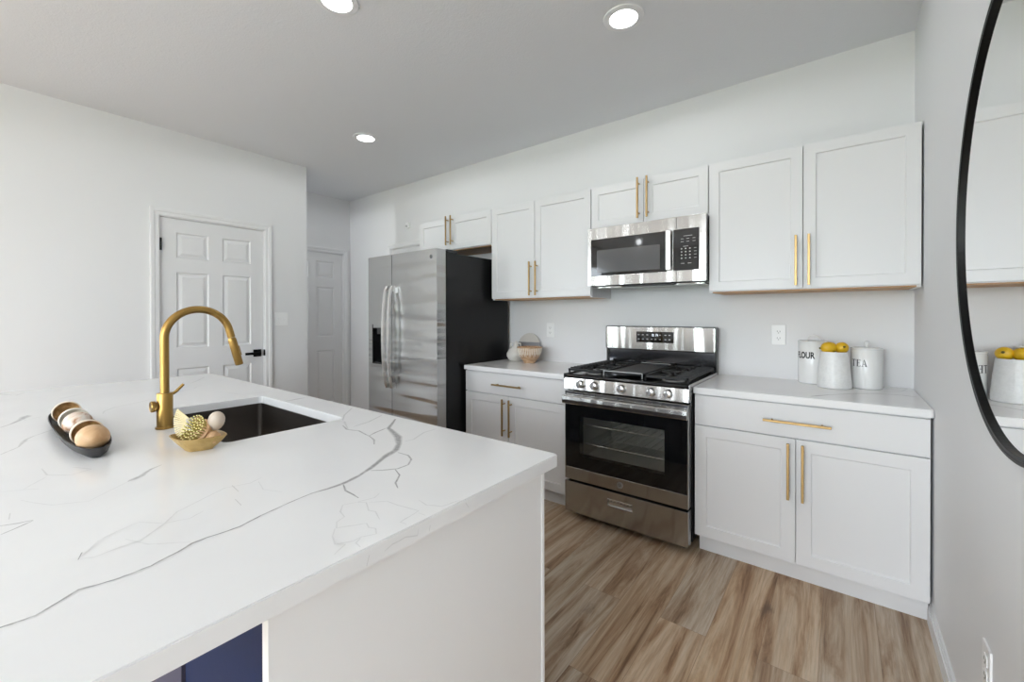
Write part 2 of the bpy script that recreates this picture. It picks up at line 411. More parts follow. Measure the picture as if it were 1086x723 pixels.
# windows behind the camera
def window(name, a, b, z0, z1, bars):
    r = bpy.data.objects.new(name, None); COL.objects.link(r); r.location = ((a+b)/2, REAR-0.055, z0); r['kind'] = 'structure'
    ORG[r.name] = Vector(r.location)
    f = BM(); t = 0.045; y0, y1 = REAR-0.09, REAR-0.03
    box(f, a+0.002, a+t, y0, y1, z0+0.002, z1-0.002); box(f, b-t, b-0.002, y0, y1, z0+0.002, z1-0.002)
    box(f, a+t, b-t, y0, y1, z0+0.002, z0+t); box(f, a+t, b-t, y0, y1, z1-t, z1-0.002)
    for k in range(1, bars+1):
        x = a+(b-a)*k/(bars+1); box(f, x-0.03, x+0.03, y0+0.005, y1-0.005, z0+t, z1-t)
    obj('window_frame', f, m_trim, r)
    obj('window_pane', B(a+t, b-t, REAR-0.062, REAR-0.058, z0+t, z1-t), m_pane, r)
window('window_1', *WIN[0], 1)
def fill_window(name, x, y0, y1, z0, z1):  # unseen side windows, added to spread and soften the daylight
    r = bpy.data.objects.new(name, None); COL.objects.link(r); r.location = (x, (y0+y1)/2, z0); r['kind'] = 'structure'; ORG[r.name] = Vector(r.location)
    f = BM(); t = 0.045; e = 0.002; ym = (y0+y1)/2
    for (a, b, c, d) in ((y0+e, y0+t, z0+e, z1-e), (y1-t, y1-e, z0+e, z1-e), (y0+t, y1-t, z0+e, z0+t), (y0+t, y1-t, z1-t, z1-e), (ym-0.03, ym+0.03, z0+t, z1-t)):
        box(f, x-0.025, x+0.025, a, b, c, d)
    obj('window_frame', f, m_trim, r)
    obj('window_pane', B(x-0.002, x+0.002, y0+t, y1-t, z0+t, z1-t), m_pane, r)
fill_window('fill_window_left', XW-0.06, *WIN_L)
fill_window('fill_window_right', 0.06, *WIN_R)

# six-panel doors, built facing -Y and turned into place
def casing(bm, a, b, z):
    """mitred moulded casing around an opening a..b, height z; front towards -Y, back at y=0"""
    prof = [(0.004, 0), (0.004, -0.010), (0.010, -0.013), (0.032, -0.014), (0.036, -0.018), (0.056, -0.020), (0.062, -0.018), (0.062, 0)]
    rings = []
    for (px, sx, pz, sz) in ((a, -1, 0, 0), (a, -1, z, 1), (b, 1, z, 1), (b, 1, 0, 0)):
        rings.append([bm.verts.new((px+sx*o, y-0.0004, pz+sz*o)) for o, y in prof])
    skin(bm, rings, smooth=False)
def six_panel(a, b, z, yf):
    w = b-a; s = 0.105*w/0.745; mid = 0.10
    px0, px1 = a+s, a+w/2-mid/2; qx0, qx1 = a+w/2+mid/2, b-s
    rows = [(0.22, 0.86), (1.025, 1.63), (1.745, 1.945)]
    cut = [(u, v, c, d) for (u, v) in ((px0, px1), (qx0, qx1)) for (c, d) in rows]
    return grid_panel(BM(), a+0.004, b-0.004, 0.0015, z-0.004, yf, yf+0.035, cut, 0.009, slope=0.022)
def door(name, a, b, z, MT, mat, yf=0.012, cs=True, hinges=False, lever=None):
    r = bpy.data.objects.new(name, None); COL.objects.link(r); r['kind'] = 'structure'; r.matrix_world = MT @ Matrix.Translation(((a+b)/2, 0, 0))
    ORG[r.name] = Vector(((a+b)/2, 0, 0))
    obj('door_panel', six_panel(a, b, z, yf), mat, r)
    c = BM(); casing(c, a, b, z)
    obj('door_casing', c, m_trim, r)
    j = BM(); box(j, a-0.004, a+0.002, -0.001, 0.10, 0, z+0.004); box(j, b-0.002, b+0.004, -0.001, 0.10, 0, z+0.004); box(j, a-0.004, b+0.004, -0.001, 0.10, z-0.002, z+0.004)
    j2 = obj('door_jamb', j, m_trim, r)
    if hinges:
        for zc in (1.84, 1.105, 0.30):
            h = BM(); tube(h, [(a+0.004, -0.006, zc-0.048), (a+0.004, -0.006, zc+0.048)], 0.007, 10); box(h, a+0.002, a+0.012, -0.002, yf+0.002, zc-0.046, zc+0.046)
            obj('hinge', h, m_black, r)
    if lever:
        x, zz, s = lever
        h = BM(); rbox(h, x-0.032, x+0.032, zz-0.032, zz+0.032, yf-0.010, yf-0.001, 0.003)
        tube(h, [(x, yf-0.009, zz), (x, yf-0.055, zz)], 0.012, 14)
        rbox(h, min(x+0.012*s, x-0.115*s), max(x+0.012*s, x-0.115*s), zz-0.011, zz+0.011, yf-0.064, yf-0.050, 0.004)
        box(h, b-0.003, b+0.006, yf-0.020, yf+0.003, zz-0.028, zz+0.028)
        obj('lever_handle', h, m_black, r)
    return r
# door faces: local -Y -> world +X for walls on the left
TX = lambda x: Matrix.Translation((x, 0, 0)) @ Matrix.Rotation(PI/2, 4, 'Z')
door('door_1', D1[0], D1[1], 2.057, TX(XW), m_door, hinges=True, lever=(-1.408, 0.945, 1))
door('door_2', D2[0], D2[1], 2.05, TX(XL), m_door)
door('door_3', D3[0], D3[1], 2.045, Matrix.Identity(4), m_door)
# baseboards
def baseboard(bm, kind, fixed, a, b, d):
    for (t, z0, z1) in ((0.014, 0, 0.062), (0.010, 0.062, 0.074), (0.006, 0.074, 0.084)):
        lo, hi = sorted((fixed, fixed+d*t))
        if kind == 'x': box(bm, lo, hi, a, b, z0, z1)
        else: box(bm, a, b, lo, hi, z0, z1)
    return bm
struct('baseboard_right', baseboard(BM(), 'x', 0, REAR, -0.575, -1), m_trim)
struct('baseboard_left', baseboard(baseboard(BM(), 'x', XW, REAR, D1[0]-0.066, 1), 'x', XW, D1[1]+0.066, YW, 1), m_trim)
struct('baseboard_back', baseboard(BM(), 'y', 0, XL, D3[0]-0.066, -1), m_trim)

# ------------------------------------------------------------ recessed ceiling lights
def downlight(x, y, label, grp=None, power=KITCHEN_W):
    t = thing('recessed_light', label, 'ceiling light', (x, y, H), grp)
    tr = BM(); lathe(tr, [(0.066, -0.0005), (0.098, -0.0005), (0.096, -0.006), (0.078, -0.010), (0.068, -0.008), (0.066, -0.0005)], (x, y, H), 40)
    obj('trim_ring', tr, m_trim, t)
    df = BM(); lathe(df, [(0, -0.0008), (0.0665, -0.0008), (0.0665, -0.006), (0.03, -0.0065), (0, -0.0065)], (x, y, H), 36)
    obj('diffuser', df, m_lamp, t)
    ld = bpy.data.lights.new('lamp_glow', 'SPOT'); ld.energy = power; ld.spot_size = math.radians(179); ld.spot_blend = 0.12; ld.shadow_soft_size = 0.05; ld.color = (0.93, 0.97, 1.0)
    lo = bpy.data.objects.new('lamp_glow', ld); COL.objects.link(lo); lo.parent = t; lo.location = (0, 0, -0.055)
    return t
downlight(-2.153, -1.95, 'round recessed ceiling light cut by the top edge, left of the other near one')
downlight(-1.148, -1.018, 'round recessed ceiling light nearest above the range and microwave')
downlight(-3.391, -0.993, 'small far recessed ceiling light in front of the fridge')
for x, y in ((-3.39, -3.9), (-1.15, -3.9), (-3.39, -5.7), (-1.15, -5.6)):  # unseen lights, number and places assumed; they fill the room
    downlight(x, y, 'unseen recessed ceiling light, assumed further back in the room as fill', 'assumed recessed lights behind the camera', REAR_W)

downlight(-4.91, -2.3, 'unseen recessed light added along the hallway to brighten the hall wall', None, HALL_W)  # added lamp behind the left wall, lifts the dark hall
# globe lamp added behind the camera, unseen, as all-round fill light
ch = thing('fill_lamp', 'unseen brass lamp with five white globes, added behind the camera for fill light', 'fill_lamp', (-0.75, -4.8, H))
b = BM(); lathe(b, [(0, 0), (0.06, 0), (0.06, -0.02), (0.01, -0.03), (0, -0.03)], (-0.75, -4.8, H-0.001), 24); tube(b, [(-0.75, -4.8, H-0.02), (-0.75, -4.8, 1.98)], 0.006, 8)
obj('stem', b, m_brass, ch)
for k in range(5):
    a = 2*PI*k/5; gx, gy = -0.75+0.30*math.cos(a), -4.8+0.30*math.sin(a)
    b = BM(); tube(b, [(-0.75, -4.8, 1.99), ((gx-0.75)/2, (gy-4.8)/2, 1.94), (gx, gy, 1.98)], 0.006, 8); arm = obj('arm', b, m_brass, ch)
    b = BM(); lathe(b, [(0.075*math.sin(PI*q/14), -0.075*math.cos(PI*q/14)) for q in range(15)], (gx, gy, 2.055), 24)
    obj('globe', b, m_globe, arm)

# ------------------------------------------------------------ cabinetry
def pull(x, z, L, yf, parent, vertical=True, name='handle'):
    """square bar pull with two posts in front of a face at y=yf"""
    b = BM(); w = 0.0055; yb = yf-0.030
    if vertical:
        box(b, x-w, x+w, yb-0.011, yb, z-L/2, z+L/2)
        for s in (-1, 1): tube(b, [(x, yb-0.002, z+s*(L/2-0.035)), (x, yf+0.001, z+s*(L/2-0.035))], 0.005, 10)
    else:
        box(b, x-L/2, x+L/2, yb-0.011, yb, z-w, z+w)
        for s in (-1, 1): tube(b, [(x+s*(L/2-0.035), yb-0.002, z), (x+s*(L/2-0.035), yf+0.001, z)], 0.005, 10)
    return obj(name, b, m_gold, parent, bevel=0.0012)
def shaker(x0, x1, z0, z1, yf, rail=0.057):
    return grid_panel(BM(), x0, x1, z0, z1, yf, yf+0.019, [(x0+rail, x1-rail, z0+rail, z1-rail)], 0.008)
def upper(label, x0, x1, xs, z0, z1, hx, hz, hl, grp=None, lip=0.012, rail=0.052):
    """wall cabinet: carcass, plywood underside, two shaker doors"""
    t = thing('wall_cabinet', label, 'cabinet', ((x0+x1)/2, 0, z0-lip), grp)
    yb = -0.307
    c = BM(); box(c, x0, x1, yb, -0.001, z0+0.012, z1)
    box(c, x0, x0+0.016, yb, -0.001, z0-lip, z0+0.012); box(c, x1-0.016, x1, yb, -0.001, z0-lip, z0+0.012)
    box(c, x0+0.016, x1-0.016, yb, yb+0.004, z0-lip+0.008, z0+0.012)
    obj('carcass', c, m_cab, t)
    obj('underside', B(x0+0.0162, x1-0.0162, yb+0.0042, -0.002, z0-lip+0.0015, z0+0.0115), m_ply, t, label='bare wood underside')
    d1 = obj('cabinet_door', shaker(x0+0.003, xs-0.002, z0, z1-0.003, -0.327, rail), m_cab, t, bevel=0.001)
    d2 = obj('cabinet_door', shaker(xs+0.002, x1-0.003, z0, z1-0.003, -0.327, rail), m_cab, t, bevel=0.001)
    pull(hx[0], hz, hl, -0.327, d1); pull(hx[1], hz, hl, -0.327, d2)
    return t
upper('white shaker wall cabinet beside the mirror wall, above the canisters', -0.916, -0.006, -0.457, 1.418, 2.166, (-0.486, -0.430), 1.563, 0.262)
upper('short white shaker wall cabinet directly above the microwave', -1.6835, -0.9175, -1.3065, 1.880, 2.166, (-1.337, -1.276), 2.035, 0.262)
upper('tall white shaker wall cabinet between the fridge and the microwave', -2.6035, -1.6850, -2.166, 1.418, 2.166, (-2.196, -2.138), 1.563, 0.262)
upper('short white shaker wall cabinet over the fridge top', -3.518, -2.6055, -3.088, 1.877, 2.166, (-3.119, -3.058), 2.045, 0.262)

def base(label, x0, x1, xs, hz, hx, dx, hd=0.6175):
    t = thing('base_cabinet', label, 'cabinet', ((x0+x1)/2, -0.3, 0))
    zt = 0.8605
    obj('carcass', B(x0, x1, -0.598, -0.002, 0.098, zt), m_cab, t)
    obj('toe_kick', B(x0+0.012, x1-0.001, -0.556, -0.02, 0, 0.0975), m_cab, t)
    d = obj('drawer', B(x0+0.003, x1-0.003, -hd, -0.5985, 0.697, 0.851), m_cab, t, bevel=0.0012)
    a = obj('cabinet_door', shaker(x0+0.003, xs-0.002, 0.101, 0.690, -hd), m_cab, t, bevel=0.001)
    b = obj('cabinet_door', shaker(xs+0.002, x1-0.003, 0.101, 0.690, -hd), m_cab, t, bevel=0.001)
    pull(dx, 0.771, 0.266, -hd, d, vertical=False)
    pull(hx[0], 0.541, 0.265, -hd, a); pull(hx[1], 0.541, 0.265, -hd, b)
    return t
base('white shaker base cabinet under the canisters, right of the range', -0.921, -0.008, -0.466, 0.541, (-0.495, -0.438), -0.464)
base('white shaker base cabinet between the fridge and the range', -2.626, -1.697, -2.197, 0.541, (-2.229, -2.167), -2.195)

# ------------------------------------------------------------ quartz tops with veins
VEINS_ISLAND = [(0, 1.0, [(-1.605, -2.04, 0.0077), (-1.516, -2.133, 0.0106), (-1.457, -2.158, 0.0119), (-1.401, -2.182, 0.0131), (-1.342, -2.222, 0.0109), (-1.3, -2.267, 0.0119), (-1.284, -2.298, 0.0108), (-1.27, -2.328, 0.0098), (-1.249, -2.362, 0.0088), (-1.229, -2.395, 0.0078), (-1.219, -2.418, 0.007), (-1.209, -2.44, 0.0062), (-1.204, -2.457, 0.0063), (-1.199, -2.473, 0.0064), (-1.194, -2.489, 0.0065), (-1.195, -2.508, 0.0053), (-1.195, -2.526, 0.004), (-1.197, -2.543, 0.0031), (-1.199, -2.559, 0.0022), (-1.196, -2.578, 0.0022), (-1.193, -2.595, 0.0022), (-1.19, -2.61, 0.0021), (-1.187, -2.624, 0.0021)]), (0, 1.0, [(-1.187, -2.624, 0.0023), (-1.184, -2.636, 0.0023), (-1.181, -2.647, 0.0023), (-1.178, -2.659, 0.0023), (-1.176, -2.669, 0.0023), (-1.172, -2.68, 0.0024), (-1.168, -2.691, 0.0025), (-1.164, -2.701, 0.0025), (-1.16, -2.711, 0.0026), (-1.16, -2.721, 0.0024), (-1.16, -2.73, 0.0023), (-1.16, -2.74, 0.0022), (-1.161, -2.751, 0.0021), (-1.163, -2.762, 0.0021), (-1.161, -2.773, 0.003), (-1.16, -2.783, 0.0038), (-1.153, -2.795, 0.0033), (-1.147, -2.806, 0.0027), (-1.144, -2.814, 0.0025), (-1.142, -2.821, 0.0023), (-1.139, -2.828, 0.0021), (-1.136, -2.835, 0.0022), (-1.132, -2.842, 0.0023), (-1.132, -2.851, 0.0024), (-1.131, -2.859, 0.0024), (-1.13, -2.867, 0.0025), (-1.13, -2.873, 0.0024), (-1.13, -2.879, 0.0023), (-1.13, -2.885, 0.0022), (-1.132, -2.892, 0.0022), (-1.133, -2.898, 0.0023), (-1.135, -2.905, 0.0024), (-1.138, -2.913, 0.0026), (-1.14, -2.92, 0.0029), (-1.136, -2.926, 0.0027), (-1.132, -2.931, 0.0024), (-1.128, -2.936, 0.0022), (-1.125, -2.941, 0.002), (-1.121, -2.947, 0.002), (-1.117, -2.952, 0.0021), (-1.114, -2.957, 0.0021), (-1.11, -2.962, 0.0022), (-1.111, -2.967, 0.0022), (-1.111, -2.972, 0.0022), (-1.112, -2.977, 0.0022), (-1.112, -2.982, 0.0023), (-1.113, -2.987, 0.0023), (-1.113, -2.991, 0.0023), (-1.115, -2.998, 0.0023)]), (0, 0.9, [(-1.524, -2.138, 0.0044), (-1.514, -2.166, 0.0044), (-1.504, -2.193, 0.0043), (-1.486, -2.229, 0.0041), (-1.527, -2.222, 0.0042), (-1.568, -2.214, 0.0043), (-1.591, -2.222, 0.0044), (-1.615, -2.229, 0.0044), (-1.673, -2.209, 0.0045)]), (0, 0.9, [(-1.486, -2.229, 0.0041), (-1.436, -2.244, 0.004), (-1.396, -2.27, 0.0039)]), (0, 0.7, [(-1.697, -2.032, 0.005), (-1.672, -2.078, 0.0049), (-1.648, -2.122, 0.0047), (-1.638, -2.16, 0.0046), (-1.628, -2.197, 0.0045)]), (0, 0.6, [(-1.381, -2.042, 0.0044), (-1.379, -2.069, 0.0043), (-1.378, -2.096, 0.0043), (-1.36, -2.132, 0.0041), (-1.344, -2.166, 0.004), (-1.348, -2.193, 0.004)]), (0, 0.9, [(-1.279, -2.274, 0.0036), (-1.234, -2.273, 0.0036), (-1.202, -2.288, 0.0035), (-1.176, -2.319, 0.0033), (-1.174, -2.353, 0.0033), (-1.188, -2.374, 0.0032), (-1.197, -2.384, 0.0032), (-1.207, -2.394, 0.0032), (-1.216, -2.403, 0.0032)]), (0, 1, [(-1.177, -2.359, 0.0032), (-1.135, -2.377, 0.0031), (-1.103, -2.413, 0.003), (-1.074, -2.428, 0.0029)]), (0, 1, [(-1.191, -2.49, 0.003), (-1.154, -2.507, 0.0028), (-1.121, -2.508, 0.0028), (-1.098, -2.51, 0.0027)]), (0, 0.7, [(-1.905, -2.033, 0.0054), (-1.814, -2.121, 0.005), (-1.742, -2.169, 0.0048)]), (0, 1, [(-2.287, -2.042, 0.0061), (-2.282, -2.075, 0.006), (-2.277, -2.106, 0.0059), (-2.272, -2.137, 0.0058), (-2.182, -2.18, 0.0056)]), (0, 0.6, [(-1.777, -2.22, 0.0047), (-1.758, -2.206, 0.0047), (-1.739, -2.191, 0.0047), (-1.72, -2.177, 0.0047), (-1.611, -2.226, 0.0044)]), (0, 0.55, [(-1.082, -2.523, 0.0018), (-1.088, -2.536, 0.0018), (-1.093, -2.549, 0.0018), (-1.07, -2.567, 0.0017), (-1.044, -2.574, 0.0017), (-1.036, -2.594, 0.0016), (-1.015, -2.606, 0.0016), (-1.01, -2.597, 0.0016), (-1.004, -2.588, 0.0016), (-0.998, -2.58, 0.0016), (-0.993, -2.571, 0.0016), (-0.988, -2.563, 0.0016), (-0.971, -2.569, 0.0016), (-0.958, -2.564, 0.0016), (-0.94, -2.574, 0.0016), (-0.946, -2.585, 0.0015), (-0.952, -2.596, 0.0015), (-0.951, -2.612, 0.0015), (-0.956, -2.621, 0.0015), (-0.961, -2.629, 0.0015), (-0.966, -2.637, 0.0015), (-0.994, -2.626, 0.0015), (-1.016, -2.609, 0.0016)]), (0, 0.55, [(-1.082, -2.523, 0.0018), (-1.065, -2.513, 0.0018), (-1.03, -2.53, 0.0017), (-1.015, -2.525, 0.0017), (-0.982, -2.539, 0.0017)]), (0, 0.55, [(-1.082, -2.523, 0.0018), (-1.079, -2.512, 0.0018), (-1.076, -2.501, 0.0018), (-1.072, -2.489, 0.0019), (-1.083, -2.469, 0.0019)]), (0, 0.55, [(-1.061, -2.509, 0.0018), (-1.053, -2.5, 0.0018), (-1.045, -2.491, 0.0018), (-1.037, -2.483, 0.0018), (-1.004, -2.481, 0.0018), (-0.986, -2.477, 0.0018), (-0.968, -2.474, 0.0018), (-0.951, -2.471, 0.0017), (-0.947, -2.493, 0.0017), (-0.945, -2.508, 0.0017), (-0.942, -2.522, 0.0016), (-0.927, -2.52, 0.0016)]), (1, 0.55, [(-2.516, 0.892, 0.0016), (-2.502, 0.882, 0.0016), (-2.505, 0.871, 0.0016), (-2.519, 0.875, 0.0016), (-2.532, 0.879, 0.0016), (-2.546, 0.878, 0.0016), (-2.56, 0.878, 0.0015), (-2.576, 0.873, 0.0015)]), (0, 0.55, [(-0.99, -2.439, 0.0018), (-0.958, -2.445, 0.0018), (-0.944, -2.437, 0.0018), (-0.929, -2.43, 0.0018), (-0.926, -2.415, 0.0018), (-0.924, -2.401, 0.0018), (-0.921, -2.386, 0.0018)]), (1, 0.55, [(-2.378, 0.887, 0.0018), (-2.368, 0.873, 0.0019)]), (0, 0.55, [(-0.944, -2.477, 0.0017), (-0.926, -2.476, 0.0017)]), (1, 0.55, [(-2.47, 0.89, 0.0017), (-2.474, 0.878, 0.0017), (-2.477, 0.867, 0.0017)]), (0, 0.55, [(-0.966, -2.637, 0.0015), (-0.952, -2.626, 0.0015), (-0.945, -2.641, 0.0014), (-0.938, -2.654, 0.0014)]), (0, 0.55, [(-0.952, -2.596, 0.0015), (-0.942, -2.613, 0.0015), (-0.925, -2.615, 0.0015)]), (1, 0.55, [(-2.614, 0.89, 0.0015), (-2.606, 0.88, 0.0015), (-2.611, 0.864, 0.0015)]), (0, 0.8, [(-2.593, -2.948, 0.0045), (-2.635, -2.923, 0.0046), (-2.697, -2.899, 0.0115), (-2.771, -2.879, 0.0159), (-2.794, -2.875, 0.002)]), (0, 0.5, [(-2.727, -2.898, 0.0029), (-2.677, -2.884, 0.0029), (-2.7, -2.864, 0.0029), (-2.723, -2.842, 0.003)]), (0, 0.7, [(-2.14, -2.961, 0.0029), (-2.161, -2.95, 0.0029), (-2.182, -2.938, 0.003), (-2.205, -2.925, 0.003), (-2.281, -2.909, 0.0072), (-2.307, -2.905, 0.0049), (-2.344, -2.886, 0.0025), (-2.367, -2.869, 0.0025), (-2.391, -2.852, 0.0026), (-2.416, -2.834, 0.0027)]), (0, 0.8, [(-1.602, -2.788, 0.0024), (-1.609, -2.777, 0.0073), (-1.624, -2.76, 0.0081), (-1.643, -2.747, 0.0067), (-1.663, -2.733, 0.0052), (-1.672, -2.721, 0.0036), (-1.682, -2.708, 0.002)]), (0, 0.44999999999999996, [(-1.602, -2.788, 0.0022), (-1.59, -2.8, 0.0021), (-1.579, -2.811, 0.0021), (-1.568, -2.822, 0.0021), (-1.557, -2.833, 0.002), (-1.546, -2.844, 0.002), (-1.537, -2.853, 0.002), (-1.528, -2.862, 0.0019), (-1.534, -2.87, 0.0019), (-1.54, -2.878, 0.0019), (-1.545, -2.886, 0.0019), (-1.551, -2.894, 0.0019), (-1.556, -2.902, 0.0019), (-1.562, -2.91, 0.0019), (-1.579, -2.919, 0.0019), (-1.596, -2.927, 0.0019), (-1.614, -2.935, 0.0019), (-1.65, -2.948, 0.0019)]), (0, 0.9500000000000001, [(-1.512, -2.98, 0.0017), (-1.508, -2.973, 0.0017), (-1.504, -2.966, 0.0017), (-1.5, -2.958, 0.0017), (-1.499, -2.949, 0.0017), (-1.497, -2.94, 0.0018)]), (0, 0.9500000000000001, [(-1.494, -2.94, 0.0018), (-1.486, -2.95, 0.0017), (-1.478, -2.959, 0.0017), (-1.472, -2.966, 0.0017), (-1.467, -2.973, 0.0017), (-1.462, -2.98, 0.0016)]), (0, 0.55, [(-1.888, -2.902, 0.0024), (-1.812, -2.898, 0.0023), (-1.801, -2.89, 0.0023), (-1.789, -2.881, 0.0023), (-1.778, -2.872, 0.0023), (-1.767, -2.864, 0.0023), (-1.772, -2.851, 0.0023), (-1.777, -2.838, 0.0023), (-1.783, -2.825, 0.0023), (-1.801, -2.834, 0.0024), (-1.82, -2.843, 0.0024), (-1.838, -2.852, 0.0024)]), (0, 0.55, [(-2.593, -2.689, 0.0037), (-2.653, -2.677, 0.0038), (-2.719, -2.635, 0.0039), (-2.735, -2.61, 0.004), (-2.752, -2.585, 0.0041), (-2.769, -2.559, 0.0041), (-2.79, -2.528, 0.0042), (-2.812, -2.496, 0.0043)]), (0, 0.44999999999999996, [(-1.728, -2.94, 0.0021), (-1.745, -2.931, 0.0021), (-1.762, -2.921, 0.0021), (-1.781, -2.91, 0.0022), (-1.8, -2.899, 0.0022)]), (0, 0.5, [(-1.284, -2.792, 0.0017), (-1.297, -2.783, 0.0018), (-1.31, -2.773, 0.0018), (-1.324, -2.763, 0.0018), (-1.329, -2.753, 0.0019), (-1.335, -2.743, 0.0019), (-1.341, -2.733, 0.0019), (-1.347, -2.722, 0.0019), (-1.354, -2.711, 0.002), (-1.36, -2.7, 0.002), (-1.367, -2.688, 0.002), (-1.374, -2.676, 0.0021), (-1.381, -2.664, 0.0021), (-1.378, -2.653, 0.0021), (-1.374, -2.641, 0.0021), (-1.371, -2.629, 0.0021), (-1.367, -2.616, 0.0021), (-1.375, -2.603, 0.0022), (-1.382, -2.588, 0.0022)]), (0, 0.5, [(-1.245, -2.906, 0.0015), (-1.24, -2.899, 0.0015), (-1.234, -2.892, 0.0015), (-1.236, -2.885, 0.0015), (-1.237, -2.878, 0.0015), (-1.239, -2.871, 0.0015), (-1.24, -2.864, 0.0015), (-1.241, -2.856, 0.0016), (-1.241, -2.849, 0.0016), (-1.241, -2.841, 0.0016), (-1.241, -2.834, 0.0016), (-1.249, -2.826, 0.0016), (-1.258, -2.818, 0.0016), (-1.266, -2.809, 0.0017), (-1.275, -2.801, 0.0017), (-1.284, -2.792, 0.0017), (-1.281, -2.783, 0.0017), (-1.278, -2.774, 0.0017), (-1.274, -2.765, 0.0018), (-1.271, -2.756, 0.0018), (-1.279, -2.743, 0.0018), (-1.287, -2.73, 0.0018)]), (0, 0.44999999999999996, [(-1.251, -2.905, 0.0015), (-1.272, -2.893, 0.0015), (-1.285, -2.886, 0.0016), (-1.298, -2.878, 0.0016), (-1.304, -2.869, 0.0016), (-1.309, -2.861, 0.0016), (-1.315, -2.852, 0.0017), (-1.318, -2.844, 0.0017), (-1.322, -2.836, 0.0017), (-1.326, -2.829, 0.0017), (-1.329, -2.82, 0.0017), (-1.318, -2.813, 0.0017), (-1.307, -2.806, 0.0017), (-1.296, -2.799, 0.0017), (-1.284, -2.792, 0.0017)]), (0, 0.75, [(-1.384, -2.648, 0.0021), (-1.335, -2.652, 0.002)]), (0, 0.75, [(-1.297, -2.672, 0.002), (-1.256, -2.675, 0.0019)]), (0, 0.44999999999999996, [(-1.167, -2.783, 0.0016), (-1.174, -2.79, 0.0016), (-1.181, -2.796, 0.0016), (-1.187, -2.803, 0.0016), (-1.194, -2.809, 0.0016), (-1.201, -2.816, 0.0016), (-1.208, -2.822, 0.0016), (-1.215, -2.829, 0.0016), (-1.228, -2.834, 0.0016), (-1.241, -2.839, 0.0016), (-1.255, -2.844, 0.0016), (-1.268, -2.849, 0.0016)]), (0, 0.65, [(-3.585, -2.919, 0.0046), (-3.527, -2.897, 0.0046), (-3.469, -2.874, 0.0045), (-3.546, -2.845, 0.0047)]), (0, 0.55, [(-3.162, -2.762, 0.0043), (-3.186, -2.741, 0.0044), (-3.21, -2.719, 0.0045), (-3.236, -2.697, 0.0045), (-3.262, -2.674, 0.0046)]), (0, 0.9500000000000001, [(-1.244, -2.909, 0.0015), (-1.269, -2.902, 0.0015)]), (0, 0.44999999999999996, [(-1.361, -2.602, 0.0022), (-1.304, -2.614, 0.0021), (-1.288, -2.608, 0.0021), (-1.273, -2.601, 0.002), (-1.257, -2.595, 0.002)]), (0, 0.44999999999999996, [(-1.747, -2.973, 0.002), (-1.741, -2.964, 0.002), (-1.735, -2.955, 0.0021), (-1.729, -2.946, 0.0021), (-1.723, -2.937, 0.0021), (-1.714, -2.928, 0.0021), (-1.704, -2.918, 0.0021)]), (0, 0.65, [(-1.576, -2.965, 0.0018), (-1.537, -2.968, 0.0018)]), (0, 0.6, [(-2.948, -2.371, 0.0037), (-2.984, -2.323, 0.0038), (-3.007, -2.281, 0.0039), (-3.072, -2.247, 0.004)]), (0, 0.6, [(-3.233, -2.235, 0.0042), (-3.321, -2.18, 0.0043), (-3.466, -2.102, 0.0046), (-3.456, -2.066, 0.0046)]), (0, 0.6, [(-2.505, -2.173, 0.0035), (-2.405, -2.207, 0.0033)]), (0, 0.6, [(-2.72, -2.216, 0.0036), (-2.666, -2.202, 0.0036), (-2.614, -2.188, 0.0036), (-2.607, -2.161, 0.0036), (-2.601, -2.134, 0.0036), (-2.594, -2.107, 0.0037), (-2.588, -2.079, 0.0037)])]
VEINS_RIGHT = [(0, 1.0, [(-0.429, -0.655, 0.0134), (-0.412, -0.576, 0.0069), (-0.39, -0.544, 0.0062), (-0.368, -0.512, 0.0054), (-0.346, -0.479, 0.0047), (-0.318, -0.445, 0.0045), (-0.29, -0.411, 0.0043), (-0.262, -0.376, 0.0042), (-0.237, -0.356, 0.0043), (-0.211, -0.337, 0.0044), (-0.185, -0.317, 0.0044), (-0.16, -0.298, 0.0045), (-0.137, -0.293, 0.0045), (-0.115, -0.288, 0.0045), (-0.093, -0.283, 0.0046), (-0.071, -0.278, 0.0046), (-0.046, -0.289, 0.0049), (-0.022, -0.299, 0.0051), (0.001, -0.31, 0.0053)]), (0, 0.5, [(-0.262, -0.376, 0.0048), (-0.236, -0.346, 0.0049), (-0.21, -0.316, 0.005), (-0.184, -0.286, 0.0051), (-0.158, -0.255, 0.0052), (-0.133, -0.227, 0.0053), (-0.109, -0.197, 0.0054), (-0.084, -0.168, 0.0055), (-0.059, -0.139, 0.0055), (-0.034, -0.109, 0.0056), (-0.009, -0.079, 0.0057)]), (0, 0.8, [(-0.427, -0.653, 0.0056), (-0.405, -0.733, 0.0086), (-0.383, -0.732, 0.0071), (-0.362, -0.73, 0.0056), (-0.341, -0.729, 0.0042), (-0.32, -0.727, 0.0042), (-0.299, -0.725, 0.0042), (-0.279, -0.723, 0.0042)]), (0, 0.7, [(-0.059, -0.139, 0.0042), (-0.027, -0.025, 0.0043), (0.005, 0.022, 0.0044)]), (0, 0.6, [(-0.579, -0.865, 0.0064), (-0.568, -0.896, 0.0063)])]
VEINS_LEFT = [(0, 0.8, [(-2.615, -0.55, 0.006), (-2.56, -0.56, 0.008), (-2.50, -0.545, 0.009), (-2.43, -0.585, 0.012), (-2.36, -0.60, 0.008), (-2.30, -0.625, 0.008)]), (0, 0.5, [(-2.60, -0.45, 0.005), (-2.50, -0.40, 0.006), (-2.38, -0.42, 0.006), (-2.22, -0.36, 0.005)]), (0, 0.4, [(-2.45, -0.40, 0.004), (-2.42, -0.48, 0.004), (-2.36, -0.60, 0.004)])]
